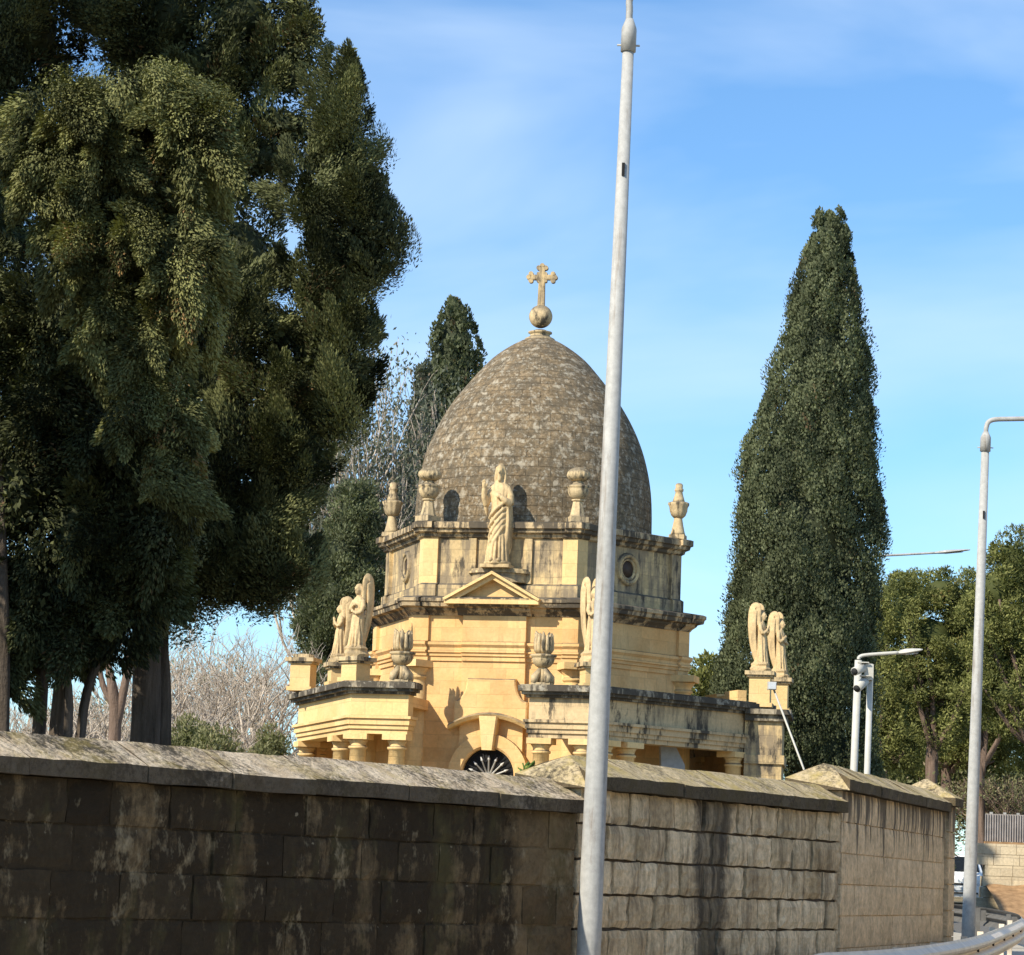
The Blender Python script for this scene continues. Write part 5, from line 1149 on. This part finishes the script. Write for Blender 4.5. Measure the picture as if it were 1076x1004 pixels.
# grey feathery tree with bare stems
def bare_tree(name, label, cat, base, height, seed, stems=1, lean=0., mat='bark_pale', depth=5, spread=.55, r0=.12, leafy=None, updir=.25, twigs=2, group=None, children=3, tilt=.25):
    rr = random.Random(seed); t = thing(name, label, cat, base, 0, group); mb = MB(); tips = []
    def grow(p, d, L_, r, lev):
        n = 4; path = [p]; q = p.copy(); dd = d.copy()
        for i in range(n):
            dd = (dd+Vector((rr.gauss(0, .16), rr.gauss(0, .16), rr.gauss(0, .12)+updir*.15))).normalized(); q = q+dd*L_/n; path.append(q.copy())
        mb.tube([tuple(x) for x in path], [r, r*.92, r*.84, r*.74, r*.62], 7 if lev < 2 else 4, smooth=True)
        if lev >= depth: tips.append((path[-1], dd)); return
        tips.append((path[-1], dd))
        for k in range(children if lev else children+1):
            s = path[rr.choice([2, 3, 4, 4])]; a = rr.random()*2*math.pi; side = Vector((math.cos(a), math.sin(a), rr.uniform(-.1, .5)))
            nd = (dd*(1-spread)+side.normalized()*spread+Vector((0, 0, updir))).normalized(); grow(s, nd, L_*rr.uniform(.58, .8), max(.006, r*.55), lev+1)
    for k in range(stems):
        d0 = Vector((rr.gauss(0, tilt)*(stems > 1)+lean, rr.gauss(0, tilt)*(stems > 1), 1)).normalized(); grow(Vector((rr.gauss(0, .15)*(stems > 1), rr.gauss(0, .15)*(stems > 1), -.1)), d0, height*.36, r0, 0)
    mb.build('branches' if not leafy else 'trunk', M[mat], t)
    if leafy:
        m, ls, k = leafy; TP = np.array([tuple(p) for p, d in tips]); TD = np.array([tuple(d) for p, d in tips]); P = np.repeat(TP, k, 0)+rng.normal(0, ls*1.6, (len(TP)*k, 3)); D = norm(np.repeat(TD, k, 0)+unit(len(P))*.8); Ls = ls*rng.uniform(.6, 1.4, len(P))
        T = np.ones((len(P), 4)); T[:, 0] = np.clip(np.repeat(rng.random(len(TP)), k)*.6+rng.random(len(P))*.4, 0, 1); T[:, 1] = rng.random(len(P)); leaf_obj('crown', P, D, Ls, Ls*.22, T, m, t)
    return t
Y = 84.
bare_tree('grey_tree', 'wispy grey-green tree with pale bare stems left of the dome', 'tree', gp(402, 760, Y, G), zat(408, 345, Y)-G, 5, stems=5, depth=4, spread=.24, r0=.10, tilt=.06, leafy=(M['leaf_grey'], .14, 16), updir=.5, children=3)
bare_tree('grey_tree', 'thin leafless sapling with upright twigs between the grey tree and the dark narrow cypress', 'tree', gp(428, 760, Y+2, G), zat(428, 350, Y)-G, 9, stems=3, depth=2, tilt=.05, spread=.16, r0=.07, updir=.6)
bare_tree('grey_tree', 'low grey-green tree filling the gap beside the leaning cypress', 'tree', gp(385, 760, Y-3, G), zat(385, 470, Y)-G, 15, stems=4, depth=4, spread=.26, r0=.08, tilt=.07, leafy=(M['leaf_grey'], .17, 18), updir=.4, children=3)
# bare thicket seen under the left cypresses
for (px, Y, h, sd_, lab, st, ln) in ((296, 80, 640, 3, 'pale leafless tree with arching branches beside the left colonnade', 3, -.12), (240, 74, 628, 4, 'leafless branching tree in the middle of the bare thicket', 3, 0), (205, 58, 655, 6, 'slender pale sapling right of the double trunk', 1, .03), (110, 60, 680, 7, 'leafless grey shrub left of the double trunk', 4, .05), (60, 64, 690, 8, 'tangled leafless shrub behind the many-stemmed cypress', 4, 0), (150, 70, 660, 10, 'tall leafless tree directly behind the double trunk', 2, .1), (275, 72, 622, 13, 'leafless twiggy tree farthest back in the thicket', 3, .1), (215, 64, 645, 31, 'dense pale leafless tree just right of the double trunk', 4, .02), (80, 58, 700, 32, 'low pale twiggy tree between the many stems', 4, 0), (232, 74, 650, 33, 'spreading pale leafless tree nearest the colonnade bushes', 3, -.1)):
    bare_tree('bare_tree', lab, 'tree', gp(px, 800, Y, G), zat(px, h, Y)-G, sd_, stems=st, depth=5 if sd_ in (3, 4, 8, 31) else 4, spread=.5, r0=.085 if st > 1 else .06, lean=ln, updir=.12, children=3, group='leafless trees behind the wall')
# low forked trunk
Y = 45.
t = thing('bare_tree', 'pale forked stump-like trunk between the stems and the double trunk', 'tree', gp(120, 800, Y, G), 0, 'leafless trees behind the wall'); b = np.array(gp(120, 800, Y, G)); mb = MB()
for path, rad in (([gp(120, 800, Y, G), gp(121, 760, Y), gp(119, 730, Y), gp(112, 690, Y)], [.11, .10, .09, .04]), ([gp(121, 765, Y), gp(129, 730, Y), gp(137, 690, Y), gp(141, 670, Y)], [.09, .07, .06, .03]), ([gp(119, 740, Y), gp(108, 720, Y), gp(103, 690, Y)], [.06, .05, .03])):
    mb.tube([tuple(p) for p in smooth_path3([Vector(np.array(p)-b) for p in path], 4)], [float(x) for x in np.interp(np.linspace(0, 1, (len(path)-1)*4+1), np.linspace(0, 1, len(rad)), rad)], 9)
mb.build('trunk', M['bark_brown'], t)
for (px, py, rx, ry, Y, lab) in ((225, 797, 26, 16, 55, 'dry olive-green bush left of the colonnade'), (285, 795, 14, 18, 62, 'grey-green bush against the left end of the colonnade'), (200, 786, 22, 16, 56, 'low pale bush right of the double trunk'), (90, 775, 50, 34, 66, 'low dry bush under the many-stemmed cypress'), (210, 735, 80, 40, 80, 'broad hazy bush at the back of the thicket')):
    make_tree('bush', lab, 'bush', gp(px, 810, Y, G), px_blobs([(px-rx*.45, py+6, rx*.6, ry*.8), (px+rx*.45, py, rx*.6, ry*.85), (px, py-8, rx*.6, ry)], Y), M['leaf_bush'], [([gp(px, 815, Y, G), gp(px, py, Y)], [.08, .03])], barkm='bark_pale', lobes=110, per=36, leaf=.09, lobe_r=.22, up=.7, spread=.9, fill=500, core=None, hue=(.55, .28), group='bushes behind the wall')
# --- right: pines beyond the wall
for (name, lab, base, blobs, Y) in (
    ('pine_tree', 'broad olive-green pine at the right edge behind the far lamp post', (1094, 850), [(1066, 590, 26, 26), (1050, 620, 34, 34), (1085, 610, 40, 50), (1040, 665, 34, 40), (1075, 680, 40, 50), (1060, 730, 40, 40), (1090, 740, 40, 40), (1035, 715, 26, 30)], 92.),
    ('pine_tree', 'rounded sunlit pine between the short white lamp and the far lamp post', (985, 850), [(990, 622, 34, 22), (955, 640, 30, 26), (1015, 640, 26, 30), (975, 670, 44, 36), (1000, 715, 40, 40), (960, 710, 30, 30), (985, 755, 34, 26), (1020, 690, 26, 40)], 98.),
    ('pine_tree', 'darker pine behind the camera mast and the tall cypress', (930, 850), [(932, 650, 22, 24), (925, 690, 24, 36), (940, 730, 30, 40), (925, 770, 26, 34), (950, 780, 26, 24)], 104.),
    ('pine_tree', 'low shaded pine filling the gap under the sunlit pine', (1000, 850), [(985, 790, 40, 24), (1020, 775, 36, 30), (1045, 790, 34, 26), (1005, 750, 36, 30), (1050, 755, 30, 30)], 116.),
    ('pine_tree', 'rear pine joining the crowns of the two larger pines', (1035, 850), [(1025, 640, 26, 26), (1040, 690, 34, 40), (1020, 730, 34, 34), (1060, 740, 34, 34), (955, 620, 20, 14)], 112.)):
    bs = gp(*base, Y, 1.4)
    tr = [([bs, gp(base[0]-6, 800, Y), gp(base[0]+2, 740, Y), gp(base[0], 660, Y)], [.22, .2, .16, .07])]
    for k in range(5): q = blobs[(k*2+1) % len(blobs)]; tr.append(([gp(base[0]-3, 815-k*9, Y), gp((base[0]+q[0])/2, (800+q[1])/2+10, Y-.5), gp(q[0], q[1]+10, Y-.8)], [.13, .09, .04]))
    make_tree(name, lab, 'tree', bs, px_blobs(blobs, Y), M['leaf_pine'], tr, barkm='bark_brown', lobes=300, per=150, leaf=.13, lobe_r=.36, up=.35, spread=.9, fill=1200, core=.55, hue=(.52, .25))
for (px, Y, h, sd_, lab) in ((1062, 112, 800, 21, 'brown leafless scrub under the pines at the right edge'), (1045, 114, 790, 22, 'tangled brown twigs behind the far lamp post'), (960, 90, 800, 23, 'reddish bare scrub behind the end of the beige wall'), (940, 96, 806, 24, 'low bare twigs behind the camera mast')):
    bare_tree('scrub', lab, 'shrub', gp(px, 870, Y, 1.6 if Y < 105 else 2.9), zat(px, h, Y)-(1.6 if Y < 105 else 2.9), sd_, stems=6, depth=4, spread=.55, r0=.06, mat='bark_brown', updir=.05, children=3, leafy=(M['leaf_bush'], .13, 2))
Y = 100.
for (px, py, rx, ry, Y, lab) in ((748, 716, 16, 20, 88., 'small green treetop behind the right colonnade left of the tall cypress'), (700, 740, 30, 26, 92., 'low green treetop behind the colonnade parapet')):
    make_tree('small_tree', lab, 'tree', gp(px, 790, Y, G), px_blobs([(px, py, rx, ry), (px-rx*.6, py+14, rx*.8, ry*.8), (px+rx*.6, py+10, rx*.8, ry*.8)], Y), M['leaf_pine'], [([gp(px, 800, Y, G), gp(px, py, Y)], [.12, .05])], lobes=60, per=60, leaf=.17, lobe_r=.28, up=.4, fill=300, core=.5, hue=(.6, .2))
# far dense planting that closes the view behind wall and scrub
blobs = []
for i in range(26): px = -20+i*12; blobs.append((px, 812+rng.uniform(-8, 8), 20, 22+rng.uniform(0, 10), rng.uniform(-6, 10)))
P_, D_, L__, W_, T_, ex, Q_ = blob_crown(px_blobs(blobs, 105.), lobes=420, per=40, leaf=.25, lobe_r=.5, up=.3, fill=1500, core=.8, hue=(.5, .25))
o = leaf_obj('hedge', P_, D_, L__, W_, T_, M['leaf_bush'], None, ex, Q_); o['kind'] = 'stuff'; o['label'] = 'far mass of scrub beyond the thicket'; o['category'] = 'scrub'
blobs = []
for i in range(22): px = 900+i*12; blobs.append((px, 830+rng.uniform(-8, 8), 18, 50+rng.uniform(0, 18), rng.uniform(-4, 8)))
P_, D_, L__, W_, T_, ex, Q_ = blob_crown(px_blobs(blobs, 122.), lobes=420, per=90, leaf=.18, lobe_r=.5, up=.3, fill=6000, core=.5, hue=(.25, .2))
o = leaf_obj('hedge', P_, D_, L__, W_, T_, M['leaf_pine'], None, ex, Q_); o['kind'] = 'stuff'; o['label'] = 'dark planting far behind the sheet fence'; o['category'] = 'scrub'
# fleshy plant sprouting behind the wall beside the doorway column
p = np.array(gp(553, 817, 24.)); t = thing('wall_plant', 'small fleshy green plant on the wall beside the doorway column', 'plant', tuple(p))
mb = MB()
for k in range(11):
    a = rng.uniform(0, 6.28); l = rng.uniform(.10, .2); lean = rng.uniform(.2, .7); d = Vector((math.cos(a)*lean, math.sin(a)*lean, 1)).normalized(); s_ = Vector((-math.sin(a), math.cos(a), 0)); n_v = d.cross(s_)
    S = [[tuple(d*l*tt+s_*ww*x*.032+n_v*(.007*z-.05*tt*tt*lean)) for x, z in ((-1, 0), (0, 1), (1, 0), (0, -1))] for tt, ww in ((0, .35), (.3, .9), (.6, 1.), (.85, .6), (1, .08))]
    mb.loft(S, col=float(rng.random()), smooth=True)
mb.build('leaves', M['leaf_plant'], t)
mb = MB(); mb.tube([(0, 0, -.25), (0, 0, .03)], .02, 6); mb.build('stem', M['bark_brown'], t)
